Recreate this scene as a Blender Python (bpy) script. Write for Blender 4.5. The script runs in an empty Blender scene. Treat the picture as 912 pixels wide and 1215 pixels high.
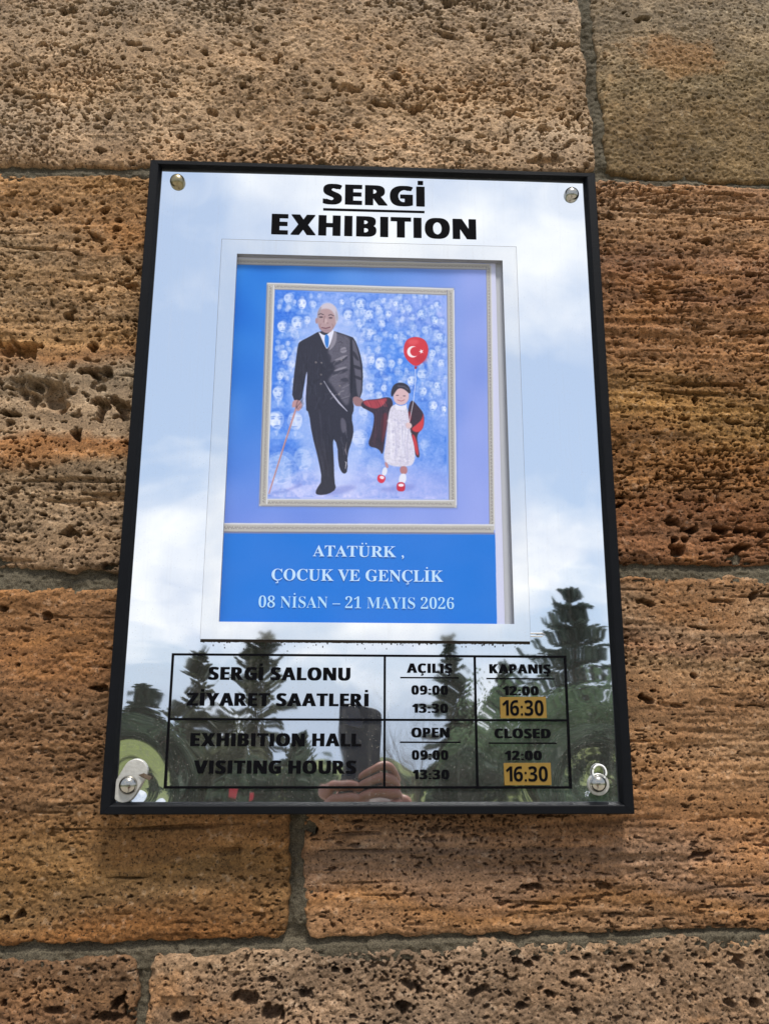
import bpy, math, random
import numpy as np
from mathutils import Vector, Matrix
S = bpy.context.scene
C = S.collection
PI = math.pi

# ------------------------------------------------------------------ camera
ZC = 1.90                       # height of the phone above the paving
DW = 0.80                       # distance from phone lens to the mirror face (plane y = 0)
FPX = 1000.0                    # focal length in photograph pixels
PITCH, YAW, ROLL = 0.23404533, 0.04165701, -0.0037388
def cam_axes():
    cx, sx = math.cos(PITCH), math.sin(PITCH); cy, sy = math.cos(YAW), math.sin(YAW)
    cz, sz = math.cos(ROLL), math.sin(ROLL)
    f = np.array([sy*cx, cy*cx, sx]); r = np.array([cy, -sy, 0.0]); d = np.cross(f, r)
    return r*cz+d*sz, -r*sz+d*cz, f
RX, DN, FW = cam_axes()
CAM = np.array([0.0, -DW, ZC])
def ray(px, py):
    return RX*(px-456)/FPX + DN*(py-607.5)/FPX + FW
def at(px, py, Y=0.0):
    d = ray(px, py); t = (Y-CAM[1])/d[1]; p = CAM+d*t
    return np.array([p[0], Y, p[2]])
def refl(px, py, dist):         # the real place of something seen in the mirror, dist metres in front of the wall
    d = ray(px, py); t = (dist+DW)/d[1]
    return np.array([d[0]*t, -dist, ZC+d[2]*t])
cd = bpy.data.cameras.new('camera'); cam = bpy.data.objects.new('camera', cd); C.objects.link(cam)
cd.sensor_fit = 'HORIZONTAL'; cd.sensor_width = 36; cd.lens = 36*FPX/912; cd.clip_start = 0.003; cd.clip_end = 600
m = Matrix.Identity(4)
for i in range(3):
    m[i][0] = RX[i]; m[i][1] = -DN[i]; m[i][2] = -FW[i]; m[i][3] = CAM[i]
cam.matrix_world = m
S.camera = cam

# ------------------------------------------------------------------ sky and sun
SUN_EL, SUN_AZ = 66, 165        # azimuth measured from +y (into the wall) clockwise: the sun stands behind the camera
w = bpy.data.worlds.new('World'); S.world = w; w.use_nodes = True
nt = w.node_tree; nt.nodes.clear()
def N(nt, t, **k):
    n = nt.nodes.new(t)
    for a, b in k.items(): setattr(n, a, b)
    return n
out = N(nt, 'ShaderNodeOutputWorld'); bg = N(nt, 'ShaderNodeBackground'); bg.inputs[1].default_value = 0.110
sky = N(nt, 'ShaderNodeTexSky'); sky.sky_type = 'NISHITA'; sky.sun_disc = False
sky.sun_elevation = math.radians(SUN_EL); sky.sun_rotation = math.radians(SUN_AZ)
sky.air_density = 1.0; sky.dust_density = 1.6; sky.ozone_density = 1.2
tc = N(nt, 'ShaderNodeTexCoord'); sep = N(nt, 'ShaderNodeSeparateXYZ'); nt.links.new(tc.outputs['Generated'], sep.inputs[0])
def M(op, a, b=None, nt=nt, clamp=False):
    n = N(nt, 'ShaderNodeMath', operation=op); n.use_clamp = clamp
    for i, v in enumerate((a, b)):
        if v is None: continue
        if isinstance(v, (int, float)): n.inputs[i].default_value = v
        else: nt.links.new(v, n.inputs[i])
    return n.outputs[0]
den = M('ADD', M('MAXIMUM', sep.outputs[2], 0.0), 0.62)
cmb = N(nt, 'ShaderNodeCombineXYZ')
nt.links.new(M('DIVIDE', sep.outputs[0], den), cmb.inputs[0]); nt.links.new(M('DIVIDE', sep.outputs[1], den), cmb.inputs[1])
mp = N(nt, 'ShaderNodeMapping'); mp.inputs['Location'].default_value = (3.1, 1.7, 0); nt.links.new(cmb.outputs[0], mp.inputs[0])
n1 = N(nt, 'ShaderNodeTexNoise'); n1.inputs['Scale'].default_value = 3.3; n1.inputs['Detail'].default_value = 9; n1.inputs['Roughness'].default_value = 0.52; n1.inputs['Distortion'].default_value = 0.25
nt.links.new(mp.outputs[0], n1.inputs['Vector'])
r1 = N(nt, 'ShaderNodeValToRGB'); r1.color_ramp.elements[0].position = 0.43; r1.color_ramp.elements[1].position = 0.58
nt.links.new(n1.outputs[0], r1.inputs[0])
n2 = N(nt, 'ShaderNodeTexNoise'); n2.inputs['Scale'].default_value = 8; n2.inputs['Detail'].default_value = 6
nt.links.new(mp.outputs[0], n2.inputs['Vector'])
cc = N(nt, 'ShaderNodeValToRGB')
cc.color_ramp.elements[0].position = 0.35; cc.color_ramp.elements[0].color = (6.9, 7.5, 8.8, 1)
cc.color_ramp.elements[1].position = 0.65; cc.color_ramp.elements[1].color = (10.6, 10.6, 10.6, 1)
nt.links.new(n2.outputs[0], cc.inputs[0])
# thin veil of high cloud everywhere, cumulus where the noise says so
veil = N(nt, 'ShaderNodeMixRGB'); veil.inputs[0].default_value = 0.66; veil.inputs[2].default_value = (5.9, 7.2, 9.4, 1)
nt.links.new(sky.outputs[0], veil.inputs[1])
mx = N(nt, 'ShaderNodeMixRGB'); nt.links.new(r1.outputs[0], mx.inputs[0]); nt.links.new(veil.outputs[0], mx.inputs[1]); nt.links.new(cc.outputs[0], mx.inputs[2])
nt.links.new(mx.outputs[0], bg.inputs[0]); nt.links.new(bg.outputs[0], out.inputs[0])
sl = bpy.data.lights.new('sun', 'SUN'); so = bpy.data.objects.new('sun', sl); C.objects.link(so)
sl.energy = 4.7; sl.angle = math.radians(11); sl.color = (1.0, 0.965, 0.91)
e, a = math.radians(SUN_EL), math.radians(SUN_AZ)
so.rotation_euler = Vector((math.sin(a)*math.cos(e), math.cos(a)*math.cos(e), math.sin(e))).to_track_quat('Z', 'Y').to_euler()
S.view_settings.view_transform = 'Standard'; S.view_settings.look = 'None'; S.view_settings.exposure = 0.0; S.view_settings.gamma = 1
S.view_settings.use_curve_mapping = False
S.cycles.max_bounces = 8; S.cycles.transparent_max_bounces = 12; S.cycles.caustics_reflective = False

# ------------------------------------------------------------------ helpers
def lin(r, g=None, b=None, k=1.0):
    if g is None: r, g, b = r
    f = lambda c: ((c/255+0.055)/1.055)**2.4 if c > 10 else c/255/12.92
    return (f(r)*k, f(g)*k, f(b)*k, 1)
def L3(c): return np.array(lin(*c)[:3])
def mat(name, col, rough=0.6, metal=0.0, spec=0.5, bump=0.0, bscale=200, var=0.0, vscale=60):
    m = bpy.data.materials.new(name); m.use_nodes = True; t = m.node_tree; p = t.nodes['Principled BSDF']
    p.inputs['Roughness'].default_value = rough; p.inputs['Metallic'].default_value = metal
    p.inputs['Specular IOR Level'].default_value = spec
    g = N(t, 'ShaderNodeTexCoord'); n = N(t, 'ShaderNodeTexNoise'); n.inputs['Scale'].default_value = vscale; n.inputs['Detail'].default_value = 5
    t.links.new(g.outputs['Object'], n.inputs['Vector'])
    c = N(t, 'ShaderNodeMixRGB'); c.blend_type = 'MIX'
    c.inputs[1].default_value = tuple(x*(1-var) for x in col[:3])+(1,); c.inputs[2].default_value = tuple(x*(1+var) for x in col[:3])+(1,)
    t.links.new(n.outputs[0], c.inputs[0]); t.links.new(c.outputs[0], p.inputs['Base Color'])
    if bump:
        n2 = N(t, 'ShaderNodeTexNoise'); n2.inputs['Scale'].default_value = bscale; n2.inputs['Detail'].default_value = 4
        t.links.new(g.outputs['Object'], n2.inputs['Vector'])
        b = N(t, 'ShaderNodeBump'); b.inputs['Strength'].default_value = bump; b.inputs['Distance'].default_value = 0.001
        t.links.new(n2.outputs[0], b.inputs['Height']); t.links.new(b.outputs[0], p.inputs['Normal'])
    return m
def link(name, me, material, parent=None):
    o = bpy.data.objects.new(name, me); C.objects.link(o)
    if material is not None and len(me.materials) == 0: me.materials.append(material)
    if parent is not None: o.parent = parent
    return o
def poly_mesh(name, V, F, smooth=False):
    me = bpy.data.meshes.new(name); me.from_pydata([tuple(v) for v in V], [], F); me.update()
    if smooth: me.shade_smooth()
    return me
def grid_mesh(name, V, Q, smooth=True):
    """V (n,3) float, Q (m,4) int"""
    me = bpy.data.meshes.new(name)
    me.vertices.add(len(V)); me.vertices.foreach_set('co', np.ascontiguousarray(V, dtype=np.float32).ravel())
    k = Q.shape[1]
    me.loops.add(Q.size); me.loops.foreach_set('vertex_index', np.ascontiguousarray(Q, dtype=np.int32).ravel())
    me.polygons.add(len(Q)); me.polygons.foreach_set('loop_start', np.arange(0, Q.size, k, dtype=np.int32))
    me.update(calc_edges=True); me.validate()
    if smooth: me.shade_smooth()
    return me
class MB:
    def __init__(s): s.V = []; s.F = []
    def add(s, V, F):
        b = len(s.V); s.V += [tuple(v) for v in V]; s.F += [tuple(i+b for i in f) for f in F]
    def box(s, x0, x1, y0, y1, z0, z1, bev=0.0):
        b = bev
        if b <= 0:
            V = [(x, y, z) for x in (x0, x1) for y in (y0, y1) for z in (z0, z1)]
            s.add(V, [(0, 1, 3, 2), (4, 6, 7, 5), (0, 4, 5, 1), (2, 3, 7, 6), (0, 2, 6, 4), (1, 5, 7, 3)]); return
        # bevelled towards the viewer (-y): front ring inset
        V = [(x0, y1, z0), (x1, y1, z0), (x1, y1, z1), (x0, y1, z1), (x0, y0+b, z0), (x1, y0+b, z0), (x1, y0+b, z1), (x0, y0+b, z1),
             (x0+b, y0, z0+b), (x1-b, y0, z0+b), (x1-b, y0, z1-b), (x0+b, y0, z1-b)]
        s.add(V, [(3, 2, 1, 0), (0, 1, 5, 4), (1, 2, 6, 5), (2, 3, 7, 6), (3, 0, 4, 7), (4, 5, 9, 8), (5, 6, 10, 9), (6, 7, 11, 10), (7, 4, 8, 11), (8, 9, 10, 11)])
    def tube(s, pts, rad, n=6, cap=True):
        pts = [np.array(p, float) for p in pts]; b = len(s.V); prev = None
        for i, p in enumerate(pts):
            d = pts[min(i+1, len(pts)-1)]-pts[max(i-1, 0)]; d = d/(np.linalg.norm(d)+1e-9)
            u = np.cross(d, [0, 0, 1.0] if abs(d[2]) < .9 else [1.0, 0, 0]); u /= np.linalg.norm(u); v = np.cross(d, u)
            r = rad[i] if hasattr(rad, '__len__') else rad
            for k in range(n):
                t = 2*PI*k/n; s.V.append(tuple(p+r*(u*math.cos(t)+v*math.sin(t))))
        for i in range(len(pts)-1):
            for k in range(n):
                a0 = b+i*n+k; a1 = b+i*n+(k+1) % n; s.F.append((a0, a1, a1+n, a0+n))
        if cap:
            s.F.append(tuple(b+k for k in range(n))[::-1]); e = b+(len(pts)-1)*n; s.F.append(tuple(e+k for k in range(n)))
    def lathe(s, c, prof, n=28):     # axis along y, prof [(radius, y)]
        b = len(s.V)
        for r, y in prof:
            for k in range(n):
                t = 2*PI*k/n; s.V.append((c[0]+r*math.cos(t), c[1]+y, c[2]+r*math.sin(t)))
        for i in range(len(prof)-1):
            for k in range(n):
                a0 = b+i*n+k; a1 = b+i*n+(k+1) % n; s.F.append((a0, a1, a1+n, a0+n))
        s.F.append(tuple(b+(len(prof)-1)*n+k for k in range(n)))
    def build(s, name, material, parent=None, smooth=False):
        return link(name, poly_mesh(name, s.V, s.F, smooth), material, parent)
def empty(name, loc=(0, 0, 0)):
    o = bpy.data.objects.new(name, None); o.location = loc; o.empty_display_size = 0.05; C.objects.link(o); return o
def tag(o, label=None, cat=None, group=None, kind=None):
    if label: o['label'] = label
    if cat: o['category'] = cat
    if group: o['group'] = group
    if kind: o['kind'] = kind
    return o

# ------------------------------------------------------------------ numpy noise
def fnoise(shape, lx, lz, seed, step, beta=None):
    """smooth noise; shape (nz, nx); correlation lengths in metres; beta: power-law (fractal) instead of a single scale"""
    rs = np.random.RandomState(seed); wn = rs.standard_normal(shape).astype(np.float32)
    F = np.fft.rfft2(wn)
    fx = np.fft.rfftfreq(shape[1], step)[None, :]; fz = np.fft.fftfreq(shape[0], step)[:, None]
    q = (fx*lx)**2+(fz*lz)**2
    F *= np.exp(-q*6) if beta is None else (1+q*20)**(-beta/2)
    F[0, 0] = 0
    n = np.fft.irfft2(F, s=shape).astype(np.float32)
    return n/n.std()
def sstep(a, b, x):
    t = np.clip((x-a)/(b-a), 0, 1); return t*t*(3-2*t)

# ------------------------------------------------------------------ the stone wall
YF = 0.020                       # mean face of the stones (the sign hangs just proud of it)
STEP = 0.00086
# fine part of the wall = what the photograph shows
VX0, VX1, VZ0, VZ1 = -0.455, 0.505, ZC-0.268, ZC+0.845
def wx(px, py): return at(px, py, YF)[0]
def wz(px, py): return at(px, py, YF)[2]
def line_h(p, q):                # z as a function of x
    a, b = at(*p, YF), at(*q, YF); s = (b[2]-a[2])/(b[0]-a[0]); return lambda x: a[2]+s*(x-a[0])
def line_v(p, q):
    a, b = at(*p, YF), at(*q, YF); s = (b[0]-a[0])/(b[2]-a[2]); return lambda z: a[0]+s*(z-a[2])
const = lambda v: (lambda t: v+0*t)
XL, XR, ZB, ZT = -0.62, 0.68, ZC-0.44, ZC+1.0
stone_mat = bpy.data.materials.new('travertine'); stone_mat.use_nodes = True
t = stone_mat.node_tree; p = t.nodes['Principled BSDF']; p.inputs['Roughness'].default_value = 0.88; p.inputs['Specular IOR Level'].default_value = 0.25
ca = N(t, 'ShaderNodeVertexColor'); ca.layer_name = 'Col'
tcn = N(t, 'ShaderNodeTexCoord')
nz = N(t, 'ShaderNodeTexNoise'); nz.inputs['Scale'].default_value = 420; nz.inputs['Detail'].default_value = 6; nz.inputs['Roughness'].default_value = 0.7
t.links.new(tcn.outputs['Object'], nz.inputs['Vector'])
rmp = N(t, 'ShaderNodeMapRange'); rmp.inputs['From Min'].default_value = 0.3; rmp.inputs['From Max'].default_value = 0.7; rmp.inputs['To Min'].default_value = 0.50; rmp.inputs['To Max'].default_value = 1.50
t.links.new(nz.outputs[0], rmp.inputs[0])
mul = N(t, 'ShaderNodeVectorMath', operation='SCALE'); t.links.new(ca.outputs[0], mul.inputs[0]); t.links.new(rmp.outputs[0], mul.inputs['Scale'])
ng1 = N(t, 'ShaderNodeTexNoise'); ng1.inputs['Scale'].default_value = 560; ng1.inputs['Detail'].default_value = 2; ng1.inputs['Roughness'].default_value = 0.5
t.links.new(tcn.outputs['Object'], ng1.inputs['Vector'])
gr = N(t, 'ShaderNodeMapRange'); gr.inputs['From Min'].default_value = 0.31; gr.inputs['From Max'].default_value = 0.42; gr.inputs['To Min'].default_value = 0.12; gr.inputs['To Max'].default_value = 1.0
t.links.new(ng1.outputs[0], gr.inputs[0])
mul2 = N(t, 'ShaderNodeVectorMath', operation='SCALE'); t.links.new(mul.outputs[0], mul2.inputs[0]); t.links.new(gr.outputs[0], mul2.inputs['Scale'])   # dark grit specks, painted in for the shade of fine pores
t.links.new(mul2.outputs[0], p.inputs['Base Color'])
bp = N(t, 'ShaderNodeBump'); bp.inputs['Strength'].default_value = 1.0; bp.inputs['Distance'].default_value = 0.0014
nb = N(t, 'ShaderNodeTexNoise'); nb.inputs['Scale'].default_value = 650; nb.inputs['Detail'].default_value = 5; nb.inputs['Roughness'].default_value = 0.65
t.links.new(tcn.outputs['Object'], nb.inputs['Vector']); t.links.new(nb.outputs[0], bp.inputs['Height']); t.links.new(bp.outputs[0], p.inputs['Normal'])

KA = 1.10     # display colour -> albedo
def axis(v0, v1, f0, f1):
    """indices on the STEP raster: every cell inside [f0,f1], every sixth outside"""
    n = int(round((v1-v0)/STEP))+1; v = v0+np.arange(n)*STEP
    keep = ((v >= f0) & (v <= f1)) | (np.arange(n) % 6 == 0); keep[0] = keep[-1] = True
    return n, v, np.nonzero(keep)[0]
wall = tag(empty('stone_wall', (0, YF, ZC-0.44)), 'weathered brown travertine block wall with grey mortar joints, behind the sign', 'wall')
HIDE = [at(200, 215, 0), at(690, 925, 0)]

def make_stone(name, seed, L, R, B, T, cols, label=None, rough=(0.0014, 0.012, 0.010), strata=0.0, sponge=(), cells=(), holes=(), jag=0.0018, slit=0, tilt=0.0, off=0.0):
    """L,R functions of z; B,T functions of x (outline lines). cols: list of (z, colour) + patchiness"""
    zz = np.array([B(np.array([XL, XR])).min(), T(np.array([XL, XR])).max()])
    x0 = max(XL, float(np.min(L(zz)))-0.006); x1 = min(XR, float(np.max(R(zz)))+0.006)
    xx = np.array([x0, x1]); z0 = max(ZB, float(np.min(B(xx)))-0.006); z1 = min(ZT, float(np.max(T(xx)))+0.006)
    zc_ = min(max(z1, VZ0), VZ1)-ZC; hw = 0.335+0.130*(zc_+0.26)/1.07; nx, vx, ix = axis(x0, x1, max(VX0, -hw-0.02), min(VX1, hw+0.06)); nzz, vz, iz = axis(z0, z1, VZ0, VZ1)
    sh = (nzz, nx); X, Z = np.meshgrid(vx, vz)
    fb = fnoise(sh, rough[1]*4, rough[2]*4, seed, STEP, 2.2)
    fine = fnoise(sh, 0.0022, 0.0020, seed+1, STEP)
    h = rough[0]*fb + 0.00050*fine
    n5 = fnoise(sh, 0.006, 0.005, seed+2, STEP)
    dark = np.zeros(sh, np.float32)
    if strata:
        Zw = fnoise(sh, 0.10, 0.012, seed+3, STEP)
        st = fnoise(sh, 0.055, 0.0032, seed+4, STEP); st2 = fnoise(sh, 0.02, 0.0022, seed+5, STEP)
        k = sstep(-1.2, 0.8, fnoise(sh, 0.16, 0.03, seed+6, STEP))*0.8+0.35
        h += strata*k*(0.6*st+0.35*st2+0.5*np.abs(Zw)-0.5)
        cr = fnoise(sh, 0.05, 0.003, seed+7, STEP)
        h -= sstep(1.5, 2.2, cr)*0.006*sstep(-0.5, 0.6, fnoise(sh, .12, .05, seed+8, STEP))
    for j, (dens, lx, lz, dep, cl, spread) in enumerate(sponge):
        # vermicular cavities: noise above a threshold that wanders over the face
        s = fnoise(sh, lx, lz, seed+20+j*3, STEP)
        c = fnoise(sh, cl, cl*0.6, seed+21+j*3, STEP)
        th = dens-0.45*c if spread else dens
        h -= dep*2.2*sstep(th, th+0.22, s)
        h += dep*0.12*sstep(th-0.8, th-0.1, s)*(s < th)
    rs = np.random.RandomState(seed+77)
    W1 = fnoise(sh, 0.005, 0.005, seed+50, STEP); W2 = fnoise(sh, 0.0022, 0.0022, seed+51, STEP)
    def hole(cx, cz, a, b, dep, ang=0.0, warp=0.35, floor=None):
        m_ = max(a, b)*1.9+0.001
        i0, i1 = int((cx-m_-x0)/STEP), int((cx+m_-x0)/STEP)+2; k0, k1 = int((cz-m_-z0)/STEP), int((cz+m_-z0)/STEP)+2
        i0, k0 = max(i0, 0), max(k0, 0); i1, k1 = min(i1, nx), min(k1, nzz)
        if i1-i0 < 2 or k1-k0 < 2: return
        dx = X[k0:k1, i0:i1]-cx; dz = Z[k0:k1, i0:i1]-cz
        ca_, sa_ = math.cos(ang), math.sin(ang)
        u = (dx*ca_+dz*sa_)/a; v = (-dx*sa_+dz*ca_)/b
        if floor is not None:
            r = np.sqrt(u*u+v*v)+warp*0.38*W1[k0:k1, i0:i1]+0.05*W2[k0:k1, i0:i1]; g = sstep(1.10, 0.45, r)
        else:
            r = np.sqrt(u*u+v*v)+warp*0.6*W1[k0:k1, i0:i1]+warp*0.35*W2[k0:k1, i0:i1]; g = sstep(1.06, 0.78, r)
        d = g*dep
        if floor is not None: d = d*(1-0.75*np.clip(floor[k0:k1, i0:i1], 0, 1))
        h[k0:k1, i0:i1] = np.minimum(h[k0:k1, i0:i1], h[k0:k1, i0:i1]*0.5-d+0.0006*(1-g)*(g > 0))
        return
    area = (x1-x0)*(z1-z0)
    for (per_dm2, rmin, rmax, asp, dep, cl) in cells:
        c = fnoise(sh, cl, cl*0.5, seed+60, STEP)
        n = int(per_dm2*area*100)
        for _ in range(n):
            cx, cz = rs.uniform(x0, x1), rs.uniform(z0, z1)
            if c[min(int((cz-z0)/STEP), nzz-1), min(int((cx-x0)/STEP), nx-1)] < rs.normal(0.1, 0.7): continue
            r = rmin+(rmax-rmin)*rs.rand()**3
            hole(cx, cz, r*rs.uniform(1, asp), r*rs.uniform(0.6, 1), min(0.018, r*5.0)*rs.uniform(0.5, 1.2), rs.normal(0, 0.25))
    bot = fnoise(sh, 0.0085, 0.0085, seed+90, STEP); bot = 1-np.abs(bot)*0.9
    for (px, py, rx, rz, dep, *rest) in holes:
        P = at(px, py, YF); sc = 0.8/900*1.0
        hole(P[0], P[2], rx*sc, rz*sc, min(0.019, max(dep*1.6, min(rx, rz)*sc*3.2 if rz > 3.2 else 0)) if rx <= 15 else min(dep, .019), rest[0] if rest else 0.0, rest[1] if len(rest) > 1 else 0.42, bot if rx > 15 else None)
    h = np.maximum(h, -0.0215)
    # outline
    e1 = fnoise(sh, 0.016, 0.016, seed+30, STEP)*jag+fnoise(sh, 0.004, 0.004, seed+31, STEP)*jag*0.45
    big = 1.0
    dl = X-L(Z); dr = R(Z)-X; db = Z-B(X); dt = T(X)-Z
    big_ = lambda d: np.where(np.isfinite(d), d, 1.0)
    def smin(a_, b_, k=0.012):
        hh = np.clip(0.5+0.5*(b_-a_)/k, 0, 1); return b_*(1-hh)+a_*hh-k*hh*(1-hh)
    d = smin(smin(dl, dr), smin(db, dt))+e1*0.72+0.0004
    h -= 0.0028*np.clip(1-d/0.006, 0, 1)**2
    cut = sstep(0.0006, -0.0022, d)
    h = h*(1-cut)-0.024*cut
    # colour
    zc = np.array([c_[0] for c_ in cols]); cv = np.array([L3(c_[1]) for c_ in cols])*KA*np.array([1.0, 1.0, 1.10]); cv = cv.mean(1, keepdims=True)+(cv-cv.mean(1, keepdims=True))*0.95
    o_ = np.argsort(zc); zc, cv = zc[o_], cv[o_]
    n_a = fnoise(sh, 0.09, 0.03, seed+40, STEP); n_b = fnoise(sh, 0.12, 0.05, seed+41, STEP, 1.9)
    Zc = Z+0.009*n_a+0.006*n_b+0.0012*n5+tilt*X
    col = np.stack([np.interp(Zc, zc, cv[:, i]) for i in range(3)], -1)
    n_c = fnoise(sh, 0.07 if strata else 0.03, 0.0045 if strata else 0.02, seed+42, STEP, 2.0)
    n_d = fnoise(sh, 0.006 if not strata else 0.02, 0.004, seed+43, STEP)
    n_e = fnoise(sh, 0.0025, 0.0025, seed+44, STEP)
    shade = np.exp((0.15 if strata > .0008 else 0.12)*n_c+0.10*n_d+0.08*n_e)[..., None]
    warm = np.exp(0.028*n_b)[..., None]
    col = col*shade*np.concatenate([warm, np.ones_like(warm), warm**-1.2], -1)
    # pale crystalline flecks and rusty iron stains
    fl = sstep(1.7, 2.6, 0.5*n_d+1.1*n_e)[..., None]*0.12
    col = col*(1-fl)+np.array([0.52, 0.46, 0.36])*fl
    ru = sstep(1.3, 2.6, n_b+0.3*n_d)[..., None]*0.35
    col = col*(1-ru)+np.array([0.34, 0.15, 0.045])*ru
    col = np.clip(col, 0.01, 0.85)
    # mesh
    IZ, IX = np.meshgrid(iz, ix, indexing='ij'); hh = h[IZ, IX]; cutg = cut[IZ, IX]
    V = np.stack([X[IZ, IX], -hh-off, Z[IZ, IX]-(ZC-0.44)], -1).reshape(-1, 3)
    a_, b_ = len(iz), len(ix)
    idx = np.arange(a_*b_).reshape(a_, b_)
    Q = np.stack([idx[:-1, :-1], idx[:-1, 1:], idx[1:, 1:], idx[1:, :-1]], -1).reshape(-1, 4)
    xs, zs, cg = X[IZ, IX].ravel(), Z[IZ, IX].ravel(), cutg.ravel()
    inside = (xs > HIDE[0][0]) & (xs < HIDE[1][0]) & (zs < HIDE[0][2]) & (zs > HIDE[1][2])
    dead = inside | (cg > 0.995)
    Q = Q[~dead[Q].all(1)]
    used = np.zeros(len(V), bool); used[Q.ravel()] = True; re = np.cumsum(used)-1
    C4 = np.concatenate([col[IZ, IX].reshape(-1, 3), np.ones((len(V), 1))], 1)[used].astype(np.float32)
    me = grid_mesh(name, V[used], re[Q])
    at_ = me.color_attributes.new('Col', 'FLOAT_COLOR', 'POINT'); at_.data.foreach_set('color', C4.ravel())
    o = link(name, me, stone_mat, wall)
    if label: o['label'] = label
    return o

# joint lines, traced from the photograph and turned into places on the wall
H1L_t, H1L_b = line_h((0, 195), (172, 197)), line_h((0, 206), (172, 211))
H1R_t, H1R_b = line_h((720, 206), (912, 217)), line_h((712, 213), (912, 222))
V1_l, V1_r = line_v((686, 0), (707, 196)), line_v((701, 0), (720, 190))
H2L_t, H2L_b = line_h((0, 671), (135, 677)), line_h((0, 698), (135, 697))
H2R_t, H2R_b = line_h((740, 668), (912, 669)), line_h((740, 684), (912, 685))
V2_l, V2_r = line_v((344, 970), (342, 1110)), line_v((363, 970), (357, 1110))
H3L_t, H3L_b = line_h((0, 1122), (345, 1112)), line_h((0, 1141), (345, 1132))
H3R_t, H3R_b = line_h((357, 1114), (912, 1103)), line_h((357, 1130), (912, 1113))
V3_l, V3_r = line_v((163, 1145), (161, 1215)), line_v((178, 1145), (177, 1215))
z_ = lambda py, px=100: wz(px, py)
xm = wx(440, 500)
lo, hi = const(XL), const(XR)
make_stone('stone', 11, lo, V1_l, H1L_t, const(ZT),
    [(z_(-150), (140, 115, 84)), (z_(0), (146, 121, 90)), (z_(60), (152, 124, 90)), (z_(100), (150, 120, 84)), (z_(150), (160, 132, 98)), (z_(195), (150, 118, 82))],
    'pale brown pitted block across the top left', rough=(0.0012, 0.012, 0.008),
    sponge=[(1.9, 0.0048, 0.0030, 0.0040, 0.05, 1), (1.30, 0.0017, 0.0014, 0.0022, 0.05, 1)],
    cells=[(230, 0.0007, 0.0030, 1.8, 0.0075, 0.05)],
    holes=[(82, 13, 12, 5, .012, .0), (160, 52, 14, 5, .010, -.2), (172, 58, 10, 3, .01), (409, 103, 20, 7, .016, -.1), (450, 122, 14, 4, .01, -.2), (532, 40, 17, 5, .012, -.35), (493, 128, 10, 7, .010), (605, 135, 8, 5, .008), (665, 52, 10, 5, .010, .1), (470, 89, 8, 5, .01), (530, 2, 9, 6, .01), (635, 55, 5, 6, .010), (650, 190, 30, 6, .006, .0), (118, 178, 9, 4, .008), (312, 70, 5, 4, .009), (255, 133, 5, 5, .009), (214, 162, 6, 4, .009), (645, 153, 10, 4, .009), (50, 114, 7, 4, .008)])
make_stone('stone', 23, V1_r, hi, H1R_t, const(ZT),
    [(z_(-150, 800), (118, 98, 70)), (z_(0, 800), (120, 102, 76)), (z_(90, 800), (122, 104, 76)), (z_(150, 800), (116, 98, 66)), (z_(190, 800), (112, 90, 56)), (z_(215, 800), (108, 86, 52))],
    'grey brown smoother block in the top right corner', rough=(0.0013, 0.016, 0.013),
    sponge=[(2.0, 0.0022, 0.0016, 0.0016, 0.06, 1)], cells=[(50, 0.0006, 0.0018, 2.0, 0.004, 0.05)], holes=[(765, 22, 8, 4, .005), (757, 25, 6, 3, .005)], jag=0.0016, tilt=-0.15)
make_stone('stone', 37, lo, const(xm-0.006), H2L_t, H1L_b,
    [(z_(206), (146, 106, 60)), (z_(255), (136, 100, 60)), (z_(300), (138, 108, 72)), (z_(340), (146, 110, 68)), (z_(375), (132, 102, 66)), (z_(405), (150, 112, 66)), (z_(432), (146, 104, 62)), (z_(455), (140, 118, 88)), (z_(515), (146, 120, 88)), (z_(526), (148, 100, 54)), (z_(545), (146, 102, 58)), (z_(562), (138, 110, 76)), (z_(620), (140, 114, 82)), (z_(675), (138, 110, 78))],
    'brown block with large crumbling cavities left of the sign', rough=(0.0019, 0.014, 0.010), strata=0.0006,
    sponge=[(1.9, 0.0045, 0.0028, 0.0035, 0.04, 1), (1.5, 0.0018, 0.0014, 0.0020, 0.05, 1)], cells=[(120, 0.0007, 0.0025, 1.8, 0.0065, 0.04)],
    holes=[(52, 468, 34, 22, .024, -.1, .5), (28, 452, 16, 11, .014, .3, .5), (64, 478, 19, 14, .030, .0), (120, 442, 18, 9, .018, .0, .5), (103, 440, 9, 5, .020), (121, 477, 14, 8, .030, -.3, .5), (119, 489, 5, 11, .022, .1, .4), (133, 475, 7, 6, .026), (12, 411, 22, 12, .018, -.2, .6), (32, 416, 12, 8, .016, .2, .6), (148, 488, 8, 14, .020, .0, .5), (92, 514, 10, 6, .014), (15, 491, 10, 3, .012, -.2), (49, 510, 5, 4, .011), (110, 411, 6, 4, .011, -.3), (80, 376, 6, 5, .010, -.6), (37, 590, 4, 4, .010), (22, 642, 4, 3, .010), (124, 248, 5, 5, .010), (140, 260, 5, 4, .010), (138, 270, 7, 4, .010), (104, 265, 4, 3, .009), (66, 247, 6, 4, .008), (16, 253, 4, 4, .009), (83, 631, 9, 5, .010), (136, 640, 5, 7, .011), (90, 570, 40, 2, .004, -.04, .2), (50, 567, 18, 1.6, .004, -.06, .2), (10, 665, 30, 5, .008), (128, 671, 10, 5, .010)], jag=0.0024)
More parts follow.
